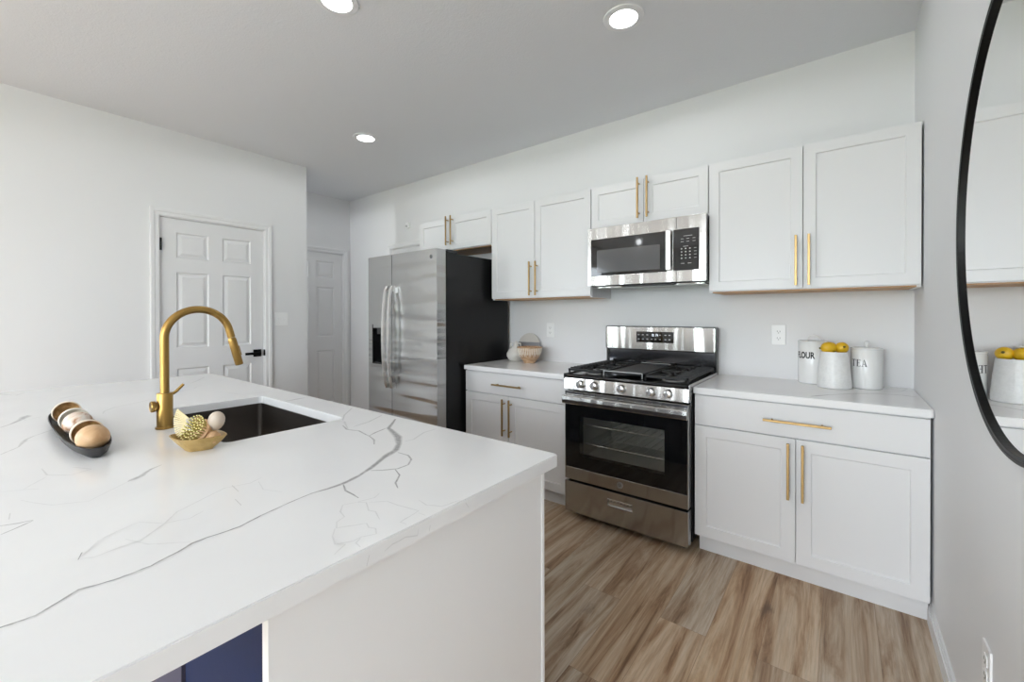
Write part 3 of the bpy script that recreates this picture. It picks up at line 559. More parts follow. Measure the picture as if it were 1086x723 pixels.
def add_veins(bm, lay, veins, ztop, xface, inside, lift=0.00035):
    for side, s, pts in veins:
        if side == 0: P3 = [Vector((p[0], p[1], ztop+lift)) for p in pts]; nrm = Vector((0, 0, 1))
        else: P3 = [Vector((xface+lift, p[0], p[1])) for p in pts]; nrm = Vector((1, 0, 0))
        run = []
        def flush(run):
            if len(run) < 2: return
            rows = []
            for k, (p, w) in enumerate(run):
                t = (run[min(k+1, len(run)-1)][0]-run[max(k-1, 0)][0])
                if t.length < 1e-7: t = Vector((1, 0, 0))
                u = nrm.cross(t.normalized())
                w = min(max(w, 0.0018), 0.03)*(0.92+0.4*random.random()); e = 0.55 if k in (0, len(run)-1) else 1
                j = u*(random.uniform(-1, 1)*w*0.15)
                rows.append([bm.verts.new(p+j+u*(w*e*q)) for q in (-0.95, -0.3, 0.3, 0.95)])
            for a, b in zip(rows, rows[1:]):
                for q in range(3):
                    f = bm.faces.new((a[q], a[q+1], b[q+1], b[q])); f.material_index = 0
                    for l in f.loops:
                        inner = l.vert in (a[1], a[2], b[1], b[2]); l[lay] = (s, s, s, 1) if inner else (0, 0, 0, 1)
        for p, q in zip(P3, pts):
            if inside(p): run.append((p, q[2]))
            else: flush(run); run = []
        flush(run)
def slab(x0, x1, y0, y1, zt, th, hole=None, r=0.012, hr=0.022):
    bm = BM()
    def rr(x0, x1, y0, y1, r, n=6):
        o = []
        for cx, cy, a0 in ((x1-r, y1-r, 0), (x0+r, y1-r, 90), (x0+r, y0+r, 180), (x1-r, y0+r, 270)):
            for k in range(n+1):
                a = math.radians(a0+90*k/n); o.append((cx+r*math.cos(a), cy+r*math.sin(a)))
        return o
    loops = [rr(x0, x1, y0, y1, r)] + ([rr(*hole, hr)] if hole else [])
    tops, bots = [], []
    for z, store in ((zt, tops), (zt-th, bots)):
        es = []
        for lp in loops:
            vs = [bm.verts.new((x, y, z)) for x, y in lp]; store.append(vs)
            es += [bm.edges.new((vs[i], vs[(i+1) % len(vs)])) for i in range(len(vs))]
        if hole: bmesh.ops.triangle_fill(bm, use_beauty=True, edges=es)
        else: bm.faces.new(store[0])
    for a, b in zip(tops, bots):
        for i in range(len(a)):
            j = (i+1) % len(a); bm.faces.new((a[i], a[j], b[j], b[i]))
    return bm
def quartz_top(name, label, cat, args, veins, hole=None, xface=None):
    bm = slab(*args, hole=hole)
    bmesh.ops.recalc_face_normals(bm, faces=bm.faces)
    top_e = [e for e in bm.edges if all(abs(v.co.z-args[4]) < 1e-5 for v in e.verts) and len(e.link_faces) == 2 and any(abs(f.normal.z) < 0.5 for f in e.link_faces)]
    bmesh.ops.bevel(bm, geom=top_e, offset=0.0025, segments=2, affect='EDGES')
    lay = bm.loops.layers.color.new('vein')
    for f in bm.faces:
        for l in f.loops: l[lay] = (0, 0, 0, 1)
    x0, x1, y0, y1 = args[:4]
    def inside(p):
        if not (x0+0.003 <= p.x <= x1+0.002 and y0+0.003 <= p.y <= y1-0.003): return False
        if p.z > args[4]-args[5] and p.z < args[4]-0.0005: return args[4]-args[5]+0.002 < p.z < args[4]-0.004
        if p.x > x1-0.004: return False
        if hole and hole[0]-0.004 < p.x < hole[1]+0.004 and hole[2]-0.004 < p.y < hole[3]+0.004: return False
        return p.z > args[4]-0.001
    n0 = len(bm.faces)
    add_veins(bm, lay, veins, args[4], x1, inside)
    me = bpy.data.meshes.new(name); bm.to_mesh(me); bm.free(); me.materials.append(m_quartz)
    o = bpy.data.objects.new(name, me); COL.objects.link(o); o['label'] = label; o['category'] = cat
    return o
quartz_top('countertop', 'white veined quartz countertop under the canisters, right of the range', 'countertop', (-0.925, -0.001, -0.6365, -0.001, ZC, 0.032), VEINS_RIGHT)
quartz_top('countertop', 'white veined quartz countertop holding the bottle and bowl, beside the fridge', 'countertop', (-2.630, -1.694, -0.6365, -0.001, ZC, 0.032), VEINS_LEFT)
XI, YI, XA, YN = -0.9141, -2.0096, -3.642, -3.27
SNK = (-2.497, -1.768, -2.537, -2.148)
quartz_top('island_countertop', 'large white veined quartz island countertop with a sink cut into it', 'countertop', (XA, XI, YN, YI, ZC, 0.032), VEINS_ISLAND, hole=SNK)

# island body
isl = thing('kitchen_island', 'white and navy kitchen island base standing under the large quartz top', 'kitchen island', (-2.28, -2.4, 0))
zt = ZC-0.033
b = BM()      # hollow carcass open at the top for the sink
for (x0, x1, y0, y1, z0, z1) in ((XA+0.03, XA+0.05, -2.742, -2.05, 0.09, zt), (-0.985, -0.966, -2.742, -2.05, 0.09, zt), (XA+0.05, -0.985, -2.742, -2.724, 0.09, zt), (XA+0.05, -0.985, -2.724, -2.05, 0.09, 0.11), (XA+0.05, -0.985, -2.10, -2.05, 0.8, zt)):
    box(b, x0, x1, y0, y1, z0, z1)
obj('carcass', b, m_blue, isl)
b = BM(); box(b, -0.9655, -0.9455, -2.7505, -2.0396, 0.0, zt); box(b, -0.9455, -0.942, -2.0496, -2.0396, 0.0, zt)
obj('end_panel', b, m_panel, isl, label='white end panel')
obj('back_panel', B(-1.33, -0.966, -2.7500, -2.7425, 0.0, zt), m_blue, isl, label='navy back panel')
b = BM()
obj('back_panel', B(XA+0.03, -1.334, -2.756, -2.7425, 0.0, zt), m_grape, isl, label='grey violet back panel')
obj('toe_kick', B(XA+0.05, -0.99, -2.72, -2.11, 0, 0.0895), m_blue, isl)
xs_ = [XA+0.05, -3.08, -2.53, -1.735, -1.36, -0.988]
for i in range(5):
    g = grid_panel(BM(), xs_[i]+0.003, xs_[i+1]-0.003, 0.112, zt-0.006, 0, 0.018, [(xs_[i]+0.06, xs_[i+1]-0.06, 0.17, zt-0.064)], 0.008)
    bmesh.ops.transform(g, matrix=Matrix.Translation((0, -2.031, 0)) @ Matrix.Scale(-1, 4, (0, 1, 0)), verts=g.verts)
    dd = obj('cabinet_door', g, m_blue, isl)
    hb = BM(); xh = xs_[i+1]-0.05 if i % 2 == 0 else xs_[i]+0.05
    box(hb, xh-0.0055, xh+0.0055, -2.001, -1.99, 0.5, 0.76)
    for zz in (0.53, 0.73): tube(hb, [(xh, -2.0, zz), (xh, -2.032, zz)], 0.005, 8)
    obj('handle', hb, m_gold, dd)

# sink
sk = thing('kitchen_sink', 'dark gunmetal undermount sink set into the island top', 'sink', (-2.13, -2.34, 0.64))
def rrect(x0, x1, y0, y1, r, n=6):
    o = []
    for cx, cy, a0 in ((x1-r, y1-r, 0), (x0+r, y1-r, 90), (x0+r, y0+r, 180), (x1-r, y0+r, 270)):
        for k in range(n+1):
            a = math.radians(a0+90*k/n); o.append((cx+r*math.cos(a), cy+r*math.sin(a)))
    return o
b = BM(); g = 0.004; zr = ZC-0.0325
spec = [(0.022, zr, 0.03), (-g, zr, 0.018), (-g-0.002, zr-0.19, 0.018), (-g-0.012, zr-0.207, 0.022), (-g-0.03, zr-0.214, 0.03)]
rings = []
for off, z, r in spec:
    rings.append([b.verts.new((x, y, z)) for x, y in rrect(SNK[0]-off, SNK[1]+off, SNK[2]-off, SNK[3]+off, r)])
for a, c in zip(rings, rings[1:]):
    for i in range(len(a)): fc = b.faces.new((a[i], a[(i+1) % len(a)], c[(i+1) % len(a)], c[i])); fc.smooth = True
b.faces.new(rings[-1])
o_ = obj('basin', b, m_sink, sk); sol = o_.modifiers.new('thickness', 'SOLIDIFY'); sol.thickness = 0.0015; sol.offset = 0
b = BM(); lathe(b, [(0, 0.0), (0.018, 0.0), (0.02, 0.003), (0.042, 0.004), (0.045, 0.0015), (0.045, 0.0008), (0, 0.0008)], (-2.13, -2.30, zr-0.214+0.001), 28)
obj('drain', b, m_chrome, sk)

# faucet
fx, fy = -2.13, -2.600
fc = thing('kitchen_faucet', 'brushed gold gooseneck kitchen faucet standing at the island sink', 'faucet', (fx, fy, ZC))
b = BM(); lathe(b, [(0, 0), (0.0265, 0), (0.0265, 0.006), (0.0228, 0.0065), (0.0228, 0.118), (0.0215, 0.121), (0.0128, 0.122), (0, 0.122)], (fx, fy, ZC+0.0005), 40)
obj('body', b, m_brass, fc)
cy_, cz_, R_ = -2.501, 1.203, 0.099
pts = [(fx, fy, ZC+0.118), (fx, fy, 1.08), (fx, fy, 1.16)]
for k in range(0, 34):
    a = PI - math.radians(166*k/33); pts.append((fx, cy_+R_*math.cos(a), cz_+R_*math.sin(a)))
ea = PI-math.radians(166); d = Vector((0, math.sin(ea), -math.cos(ea))); e = Vector(pts[-1])
pts.append(tuple(e+d*0.030))
b = BM(); tube(b, pts, 0.0129, 22)
obj('spout', b, m_brass, fc)
b = BM(); s0 = e+d*0.032; tube(b, [s0, s0+d*0.002, s0+d*0.004, s0+d*0.012, s0+d*0.105, s0+d*0.108], [0.0118, 0.0118, 0.0134, 0.0144, 0.0140, 0.0128], 22)
sp = obj('spray_head', b, m_brass, fc)
b = BM(); q0 = s0+d*0.055+Vector((0, 0.0135, 0.003)); tube(b, [q0-d*0.018, q0+d*0.018], 0.004, 8)
obj('spray_button', b, m_brass, sp)
b = BM(); lathe(b, [(0, 0), (0.0135, 0), (0.0135, 0.004), (0.0185, 0.005), (0.019, 0.015), (0.0165, 0.0175), (0.015, 0.0165), (0, 0.0165)], (fx, fy-0.0215, 0.972), 28, axis='y')
hb_ = obj('side_valve', b, m_brass, fc)
b = BM(); tube(b, [(fx+0.003, fy+0.016, 1.006), (fx+0.006, fy+0.030, 1.016), (fx+0.012, fy+0.050, 1.040)], [0.005, 0.005, 0.0045], 10)
obj('lever', b, m_brass, fc)

# ------------------------------------------------------------ fridge
fr = thing('refrigerator', 'stainless side by side fridge with black sides', 'fridge', (-3.09, -0.42, 0))
FX0, FX1, FXS = -3.526, -2.656, -3.197
obj('body', B(FX0+0.003, FX1, -0.790, -0.04, 0.03, 1.757), m_fside, fr, bevel=0.003, label='black side and body')
def fdoor(x0, x1, hole=None):
    """slightly bowed door; hole = dispenser opening"""
    b = BM(); z0, z1 = 0.06, 1.777; yb = -0.797; yf = -0.8896
    nx = 12; nz = 1
    xs = [x0+(x1-x0)*i/nx for i in range(nx+1)]
    if hole: xs = sorted(set([x for x in xs if abs(x-hole[0]) > 0.012 and abs(x-hole[1]) > 0.012]+[hole[0], hole[1]]))
    zs = [z0, z1] if not hole else [z0, hole[2], hole[3], z1]
    def Y(x):
        t = (x-x0)/(x1-x0)*2-1; e = 0.0035*t*t; return yf+e
    V = {}
    def v(x, y, z):
        k = (round(x, 5), round(y, 5), round(z, 5))
        if k not in V: V[k] = b.verts.new((x, y, z))
        return V[k]
    for i in range(len(xs)-1):
        for k in range(len(zs)-1):
            a, c, d, e = xs[i], xs[i+1], zs[k], zs[k+1]
            if hole and hole[0]-1e-6 <= a and c <= hole[1]+1e-6 and abs(d-hole[2]) < 1e-6:
                continue
            f = b.faces.new((v(a, Y(a), d), v(c, Y(c), d), v(c, Y(c), e), v(a, Y(a), e))); f.smooth = True
        for z in (z0, z1): b.faces.new((v(xs[i], Y(xs[i]), z), v(xs[i+1], Y(xs[i+1]), z), v(xs[i+1], yb, z), v(xs[i], yb, z)))
    for x in (x0, x1):
        for k in range(len(zs)-1): b.faces.new((v(x, Y(x), zs[k]), v(x, Y(x), zs[k+1]), v(x, yb, zs[k+1]), v(x, yb, zs[k])))
    for i in range(len(xs)-1):
        for k in range(len(zs)-1): b.faces.new((v(xs[i], yb, zs[k]), v(xs[i+1], yb, zs[k]), v(xs[i+1], yb, zs[k+1]), v(xs[i], yb, zs[k+1])))
    return b
HOLE = (-3.468, -3.325, 0.872, 1.178)
fd1 = obj('freezer_door', fdoor(FX0, FXS-0.003, HOLE), m_fsteel, fr)
fd2 = obj('fridge_door', fdoor(FXS+0.003, FX1, None), m_fsteel, fr)
b = BM(); x0, x1, z0, z1 = HOLE; yo = -0.886
for (a, c, d, e) in ((x0, x0+0.006, z0, z1), (x1-0.006, x1, z0, z1), (x0, x1, z0, z0+0.006), (x0, x1, z1-0.006, z1)): box(b, a, c, yo, -0.815, d, e)
box(b, x0, x1, -0.816, -0.812, z0, z1); box(b, x0+0.045, x1-0.045, -0.872, -0.83, z1-0.055, z1-0.006); box(b, x0+0.01, x1-0.01, -0.878, -0.83, z0+0.006, z0+0.014)
dsp = obj('dispenser', b, m_enamel, fd1, label='black water and ice dispenser recess')
obj('dispenser_panel', B(x0-0.001, x1+0.001, -0.8885, -0.884, z1-0.001, z1+0.028), m_enamel, fd1)
for (xh, dr) in ((FXS-0.034, fd1), (FXS+0.036, fd2)):
    b = BM(); rings = []; n = 26
    for k in range(n+1):
        t = k/n; z = 0.69+(1.522-0.69)*t; s = math.sin(PI*t); y = -0.912-0.038*s**0.6 if 0 < t < 1 else -0.905
        rings.append([b.verts.new((xh+p, y+q, z)) for p, q in ((-0.013, -0.006), (-0.009, -0.011), (0.009, -0.011), (0.013, -0.006), (0.013, 0.006), (-0.013, 0.006))])
    skin(b, rings, smooth=True)
    for z0_, z1_ in ((0.69, 0.735), (1.478, 1.522)): box(b, xh-0.0125, xh+0.0125, -0.911, -0.884, z0_, z1_)
    obj('handle', b, m_chrome, dr)
obj('paper_sticker', B(FXS+0.051, FXS+0.088, -0.8905, -0.8896, 1.462, 1.505), m_plastic, fd2, label='small white sticker')
def badge(c, r, parent, axis='y'):
    """round maker's badge: a ring around a curled monogram"""
    b = BM(); lathe(b, [(0, 0), (r, 0), (r, 0.0015), (r*0.93, 0.003), (r*0.82, 0.003), (r*0.80, 0.0016), (0, 0.0016)], c, 30, axis='y')
    o = obj('badge', b, m_badge, parent)
    b = BM(); cx, cy, cz = c; y = cy-0.0022
    g = [(-.12+.30*math.cos(a), .02+.34*math.sin(a)) for a in [math.radians(q) for q in range(40, 341, 20)]]
    tube(b, [(cx+u*r, y, cz+w*r) for u, w in g]+[(cx+r*0.16, y, cz-r*0.02), (cx-r*0.05, y, cz-r*0.02)], r*0.05, 6)
    e = [(.52-.22*math.cos(a)*-1, .02+.26*math.sin(a)) for a in []]
    tube(b, [(cx+r*u, y, cz+r*w) for u, w in ((.50, .28), (.30, .30), (.26, .05), (.42, .03), (.26, .0), (.24, -.26), (.50, -.24))], r*0.05, 6)
    obj('monogram', b, m_slot, o)
m_badge = M('badge_metal', (0.34, 0.34, 0.34), 0.3, 0.9)
badge((-2.716, -0.8870, 1.721), 0.017, fd2)
for x in (FX0+0.05, FXS, FX1-0.055):
    obj('hinge_cover', B(x-0.04, x+0.045, -0.775, -0.66, 1.757, 1.785), m_enamel, fr, bevel=0.005)
for x in (FX0+0.06, FX1-0.06):
    for y in (-0.74, -0.1):
        b = BM(); tube(b, [(x, y, 0.0), (x, y, 0.031)], 0.02, 12); obj('foot', b, m_slot, fr)

# ------------------------------------------------------------ gas range
rg = thing('gas_range', 'stainless gas range with black oven window between the base cabinets', 'range', (-1.306, -0.34, 0))
RX0, RX1 = -1.687, -0.929
b = BM()
box(b, RX0, -1.62, -0.625, -0.06, 0.055, 0.886); box(b, -1.02, RX1, -0.625, -0.06, 0.055, 0.886)
box(b, -1.62, -1.02, -0.625, -0.06, 0.055, 0.36); box(b, -1.62, -1.02, -0.625, -0.06, 0.70, 0.886)
box(b, -1.62, -1.02, -0.14, -0.06, 0.36, 0.70)
obj('body', b, m_enamel, rg)
b = BM(); e = 0.002
for (x0, x1, y0, y1, z0, z1) in ((-1.62, -1.616, -0.62, -0.142, 0.362, 0.698), (-1.024, -1.02, -0.62, -0.142, 0.362, 0.698), (-1.62, -1.02, -0.62, -0.142, 0.36, 0.364), (-1.62, -1.02, -0.62, -0.142, 0.696, 0.70), (-1.616, -1.024, -0.146, -0.142, 0.364, 0.696)):
    box(b, x0, x1, y0, y1, z0, z1)
obj('oven_liner', b, m_liner, rg)
for z in (0.455, 0.575):
    b = BM(); tube(b, [(-1.61, -0.58, z), (-1.03, -0.58, z)], 0.004, 8); tube(b, [(-1.61, -0.17, z), (-1.03, -0.17, z)], 0.004, 8)
    for k in range(13):
        x = -1.60+k*0.0467; tube(b, [(x, -0.58, z), (x, -0.17, z)], 0.002, 6)
    obj('oven_rack', b, m_chrome, rg)
# oven door
RD = -0.685
b = wall_grid(BM(), RX0+0.004, RX1-0.004, 0.249, 0.802, RD, -0.63, [(RX0+0.010, RX1-0.010, 0.325, 0.722)], 'y')
od = obj('oven_door', b, m_steel, rg, bevel=0.0015)
b = BM(); box(b, RX0+0.0102, -1.582, RD+0.001, -0.632, 0.3252, 0.7218); box(b, -1.058, RX1-0.0102, RD+0.001, -0.632, 0.3252, 0.7218)
box(b, -1.582, -1.058, RD+0.001, -0.632, 0.3252, 0.403); box(b, -1.582, -1.058, RD+0.001, -0.632, 0.650, 0.7218)
obj('door_glass', b, m_blackglass, od, label='black glass border')
b = BM(); box(b, -1.582, -1.058, RD+0.001, RD+0.005, 0.403, 0.650); obj('oven_window', b, m_oven, od)
b = BM()     # wide flat handle, rounded front
prof = [(-0.698, 0.729), (-0.706, 0.726), (-0.716, 0.727), (-0.720, 0.731), (-0.7225, 0.753), (-0.720, 0.774), (-0.715, 0.778), (-0.700, 0.778), (-0.702, 0.753)]
r0 = [b.verts.new((RX0+0.002, y, z)) for y, z in prof]; r1 = [b.verts.new((RX1-0.002, y, z)) for y, z in prof]
skin(b, [r0, r1], smooth=False)
for x in (RX0+0.035, RX1-0.035): box(b, x-0.015, x+0.015, -0.704, RD, 0.735, 0.772)
obj('handle', b, m_steel, od, bevel=0.0015)
b = BM()
for (x0, x1) in ((-1.555, -1.505), (-1.475, -1.335), (-1.305, -1.165), (-1.125, -1.075)): box(b, x0, x1, RD-0.0006, RD+0.002, 0.785, 0.796)
obj('vent_slots', b, m_slot, od)
badge((-1.315, RD-0.0002, 0.287), 0.019, od)
# storage drawer
b = grid_panel(BM(), RX0+0.004, RX1-0.004, 0.046, 0.236, RD-0.002, -0.63, [(-1.392, -1.240, 0.150, 0.188)], 0.030)
dw = obj('storage_drawer', b, m_steel, rg, bevel=0.002)
b = BM(); box(b, -1.391, -1.241, RD-0.006, RD-0.0005, 0.184, 0.191); box(b, -1.391, -1.241, RD+0.012, RD+0.026, 0.151, 0.170)
obj('drawer_pull', b, m_chrome, dw)
# control panel and knobs
b = BM(); prof = [(-0.692, 0.815), (-0.632, 0.815), (-0.632, 0.893), (-0.672, 0.893), (-0.684, 0.886)]
skin(b, [[b.verts.new((x, y, z)) for y, z in prof] for x in (RX0, RX1)], smooth=False)
obj('control_panel', b, m_steel, rg, bevel=0.0015)
for x in (-1.569, -1.476, -1.304, -1.131, -1.037):
    b = BM(); lathe(b, [(0, 0.0), (0.024, 0.0), (0.0245, 0.003), (0.0225, 0.006), (0.0215, 0.022), (0.019, 0.024), (0, 0.024)], (x, -0.6885, 0.853), 28, axis='y')
    kn = obj('knob', b, m_chrome, rg)
    b = BM(); rbox(b, x-0.005, x+0.005, 0.853-0.021, 0.853+0.021, -0.724, -0.711, 0.004); obj('grip', b, m_chrome, kn)
# cooktop
b = BM(); prof = [(-0.690, 0.894), (-0.694, 0.899), (-0.688, 0.908), (-0.672, 0.911), (-0.655, 0.903), (-0.075, 0.903), (-0.060, 0.912), (-0.060, 0.887), (-0.64, 0.887)]
skin(b, [[b.verts.new((x, y, z)) for y, z in prof] for x in (RX0, RX1)], smooth=False)
obj('cooktop', b, m_enamel, rg, bevel=0.002)
obj('side_trim', B(RX1+0.0002, RX1+0.0035, -0.69, -0.06, 0.878, 0.911), m_steel, rg); obj('side_trim', B(RX0-0.0035, RX0-0.0002, -0.69, -0.06, 0.878, 0.911), m_steel, rg)
for (x, y, r) in ((-1.555, -0.52, 0.045), (-1.555, -0.22, 0.036), (-1.06, -0.52, 0.048), (-1.06, -0.22, 0.034)):
    b = BM(); lathe(b, [(0, 0), (r, 0), (r, 0.008), (r*0.8, 0.009), (r*0.8, 0.014), (r*0.72, 0.017), (0, 0.017)], (x, y, 0.9035), 28)
    bn = obj('burner', b, m_iron, rg)
    b = BM(); lathe(b, [(r*1.02, 0), (r*1.3, 0), (r*1.28, 0.003), (r*1.02, 0.004), (r*1.02, 0)], (x, y, 0.9036), 28); obj('burner_ring', b, m_chrome, bn)
def grate(x0, x1, side):
    b = BM(); y0, y1 = -0.655, -0.085; zt_, zb_ = 0.940, 0.926
    for x in (x0, x1-0.012): box(b, x, x+0.012, y0, y1, zb_, zt_)
    for y in (y0, y1-0.012, (y0+y1)/2-0.006): box(b, x0, x1, y, y+0.012, zb_, zt_)
    for k in range(13):
        y = y0+0.03+k*(y1-y0-0.06)/12
        if side > 0: box(b, x1-0.070, x1-0.001, y-0.0035, y+0.0035, zb_+0.002, zt_+0.007)
        else: box(b, x0+0.001, x0+0.070, y-0.0035, y+0.0035, zb_+0.002, zt_+0.007)
    cx = (x0+x1)/2
    for cy in (-0.52, -0.22):
        for a in range(4):
            th = PI/4+a*PI/2; dx, dy = math.cos(th), math.sin(th)
            tube(b, [(cx+dx*0.03, cy+dy*0.03, 0.936), (cx+dx*0.13, cy+dy*0.13, 0.936)], 0.0055, 6)
        box(b, cx-0.005, cx+0.005, cy-0.13, cy-0.03, zb_, zt_+0.001); box(b, cx-0.005, cx+0.005, cy+0.03, cy+0.13, zb_, zt_+0.001)
    for x in (x0+0.006, x1-0.006):
        for y in (y0+0.006, y1-0.006): tube(b, [(x, y, 0.9035), (x, y, 0.93)], 0.006, 8)
    return b
obj('grate', grate(-1.676, -1.440, -1), m_iron, rg, label='left grate'); obj('grate', grate(-1.182, -0.940, 1), m_iron, rg, label='right grate')
b = BM(); box(b, -1.432, -1.190, -0.655, -0.10, 0.931, 0.937)
for (x0, x1, y0, y1) in ((-1.432, -1.424, -0.655, -0.10), (-1.198, -1.190, -0.655, -0.10), (-1.432, -1.190, -0.655, -0.647), (-1.432, -1.190, -0.108, -0.10)): box(b, x0, x1, y0, y1, 0.934, 0.945)
for x in (-1.425, -1.197):
    for y in (-0.648, -0.108): tube(b, [(x, y, 0.9035), (x, y, 0.932)], 0.006, 8)
gd = obj('griddle', b, m_iron, rg)
b = BM(); box(b, -1.432, -1.190, -0.6585, -0.6552, 0.942, 0.946); box(b, -1.432, -1.428, -0.6585, -0.6552, 0.914, 0.943); box(b, -1.194, -1.190, -0.6585, -0.6552, 0.914, 0.943)  # bright strips stand in for highlights on the iron edges
obj('griddle_highlight', b, m_chrome, gd)
b = BM(); box(b, -1.41, -1.21, -0.098, -0.085, 0.934, 0.946); obj('griddle_handle', b, m_chrome, gd)
# backguard
b = BM(); box(b, RX0+0.012, RX1-0.012, -0.052, -0.012, 0.887, 1.036)
obj('backsplash_panel', b, m_dsteel, rg, label='dark polished lower back panel')
b = BM(); box(b, RX0-0.006, RX0+0.012, -0.062, -0.012, 0.887, 1.036); box(b, RX1-0.012, RX1+0.0, -0.062, -0.012, 0.887, 1.036); rbox(b, RX0-0.008, RX1+0.002, 1.030, 1.200, -0.070, -0.012, 0.012)
obj('backguard_frame', b, m_enamel, rg, bevel=0.003)
b = BM(); rbox(b, RX0-0.001, RX1-0.006, 1.037, 1.194, -0.0755, -0.069, 0.009)
bg_ = obj('backguard', b, m_steel, rg, bevel=0.0012)
b = BM(); rbox(b, -1.455, -1.195, 1.087, 1.163, -0.0775, -0.0752, 0.004); dp_ = obj('display', b, m_blackglass, bg_)
b = BM()
def seg(b, cx, cz, w, h, y, on):
    t = h*0.10
    S = {'a': (cx-w/2, cx+w/2, cz+h/2-t, cz+h/2), 'd': (cx-w/2, cx+w/2, cz-h/2, cz-h/2+t), 'g': (cx-w/2, cx+w/2, cz-t/2, cz+t/2), 'f': (cx-w/2, cx-w/2+t, cz, cz+h/2), 'e': (cx-w/2, cx-w/2+t, cz-h/2, cz), 'b': (cx+w/2-t, cx+w/2, cz, cz+h/2), 'c': (cx+w/2-t, cx+w/2, cz-h/2, cz)}
    for k in on: box(b, S[k][0], S[k][1], y-0.0004, y, S[k][2], S[k][3])
for i, on in enumerate(('bc', 'abcdef', 'bc', 'bcfg')): seg(b, -1.345+i*0.012+(0.003 if i > 1 else 0), 1.139, 0.007, 0.016, -0.0776, on)
obj('clock_digits', b, m_led, dp_)
b = BM()
for z in (1.140, 1.110):
    for x in (-1.438, -1.408, -1.376, -1.288, -1.25, -1.222): box(b, x-0.006, x+0.006, -0.0779, -0.0774, z-0.0022, z+0.0022)
for x in (-1.345, -1.318): box(b, x-0.005, x+0.005, -0.0779, -0.0774, 1.108, 1.112)
obj('panel_marks', b, m_mark, dp_)
for x in (RX0+0.05, RX1-0.05):
    for y in (-0.59, -0.12):
        b = BM(); tube(b, [(x, y, 0), (x, y, 0.056)], 0.018, 12); obj('foot', b, m_slot, rg)

# ------------------------------------------------------------ microwave
mwv = thing('microwave', 'stainless over-the-range microwave mounted above the gas range', 'microwave', (-1.3, 0, 1.4745))
MX0, MX1, MY = -1.6825, -0.9185, -0.3775
obj('body', B(MX0+0.004, MX1-0.001, -0.336, -0.001, 1.4745, 1.868), m_enamel, mwv, bevel=0.003)
b = grid_panel(BM(), MX0, -1.088, 1.480, 1.871, MY, -0.337, [(-1.6585, -1.1440, 1.545, 1.794)], 0.004)
md = obj('microwave_door', b, m_steel, mwv, bevel=0.0012)
b = BM(); rbox(b, -1.658, -1.1445, 1.5455, 1.7935, MY-0.0002, MY+0.0038, 0.006); wn = obj('door_glass', b, m_blackglass, md)
b = BM(); rbox(b, -1.614, -1.186, 1.565, 1.718, MY-0.0008, MY-0.0003, 0.004); obj('viewing_screen', b, m_mwglass, wn)
b = BM(); box(b, -1.143, -1.112, MY-0.030, MY-0.020, 1.552, 1.794); box(b, -1.139, -1.116, MY-0.022, MY, 1.556, 1.575); box(b, -1.139, -1.116, MY-0.022, MY, 1.771, 1.790)
obj('handle', b, m_chrome, md, bevel=0.003)
b = grid_panel(BM(), -1.086, MX1, 1.480, 1.871, MY, -0.337, [(-1.0855+0.001, -0.956, 1.547, 1.795)], 0.003)
mc = obj('control_housing', b, m_steel, mwv, bevel=0.0012)
b = BM(); rbox(b, -1.105, -0.957, 1.548, 1.794, MY-0.0006, MY+0.0028, 0.006); cp = obj('control_panel', b, m_blackglass, mc)
b = BM(); y = MY-0.0012
def mk(x, z, w, h=0.0022): box(b, x-w/2, x+w/2, y, y+0.0004, z-h/2, z+h/2)
mk(-1.02, 1.752, 0.05)
for z in (1.735, 1.718):
    for x in (-1.052, -1.02, -0.985): mk(x, z, 0.016)
mk(-1.032, 1.690, 0.03)
for z in (1.676, 1.657, 1.638, 1.619):
    for x in (-1.056, -1.032, -1.008): mk(x, z, 0.008, 0.006)
    mk(-0.978, z, 0.014)
for x in (-1.05, -1.01): mk(x, 1.588, 0.02, 0.003)
obj('button_marks', b, m_mark, cp)
b = BM(); box(b, -1.45, -1.12, -0.345, -0.30, 1.466, 1.4745); obj('bottom_vent', b, m_slot, mwv)
obj('bottom_plate', B(MX0+0.03, MX1-0.03, -0.29, -0.05, 1.4695, 1.4745), m_steel, mwv)

# ------------------------------------------------------------ wall plates
def outlet(label, T):
    r = bpy.data.objects.new('wall_outlet', None); COL.objects.link(r); r.matrix_world = T; r['label'] = label; r['category'] = 'outlet'; ORG[r.name] = Vector((0, 0, 0))
    b = BM(); rbox(b, -0.036, 0.036, -0.059, 0.059, -0.0055, -0.0003, 0.004); obj('cover_plate', b, m_plastic, r, bevel=0.0012)
    for s in (-1, 1):
        b = BM(); rbox(b, -0.0165, 0.0165, s*0.020-0.0145, s*0.020+0.0145, -0.0075, -0.005, 0.008); rc = obj('receptacle', b, m_plastic, r)
        b = BM(); box(b, -0.008, -0.006, -0.0079, -0.0074, s*0.02-0.003, s*0.02+0.006); box(b, 0.006, 0.008, -0.0079, -0.0074, s*0.02-0.003, s*0.02+0.006); box(b, -0.002, 0.002, -0.0079, -0.0074, s*0.02-0.010, s*0.02-0.006)
        obj('slots', b, m_slot, rc)
outlet('white wall outlet above the countertop, left of the FLOUR canister', Matrix.Translation((-0.597, 0, 1.157)))
outlet('white wall outlet on the back wall between the bowl and the range', Matrix.Translation((-2.231, 0, 1.155)))
outlet('white wall outlet low on the right wall near the baseboard', Matrix.Translation((0, -1.430, 0.380)) @ Matrix.Rotation(-PI/2, 4, 'Z'))
r = bpy.data.objects.new('light_switch', None); COL.objects.link(r); r.matrix_world = TX(XW) @ Matrix.Translation((-1.200, 0, 1.251)); r['label'] = 'white double toggle light switch beside the six panel door'; r['category'] = 'light switch'; ORG[r.name] = Vector((0, 0, 0))
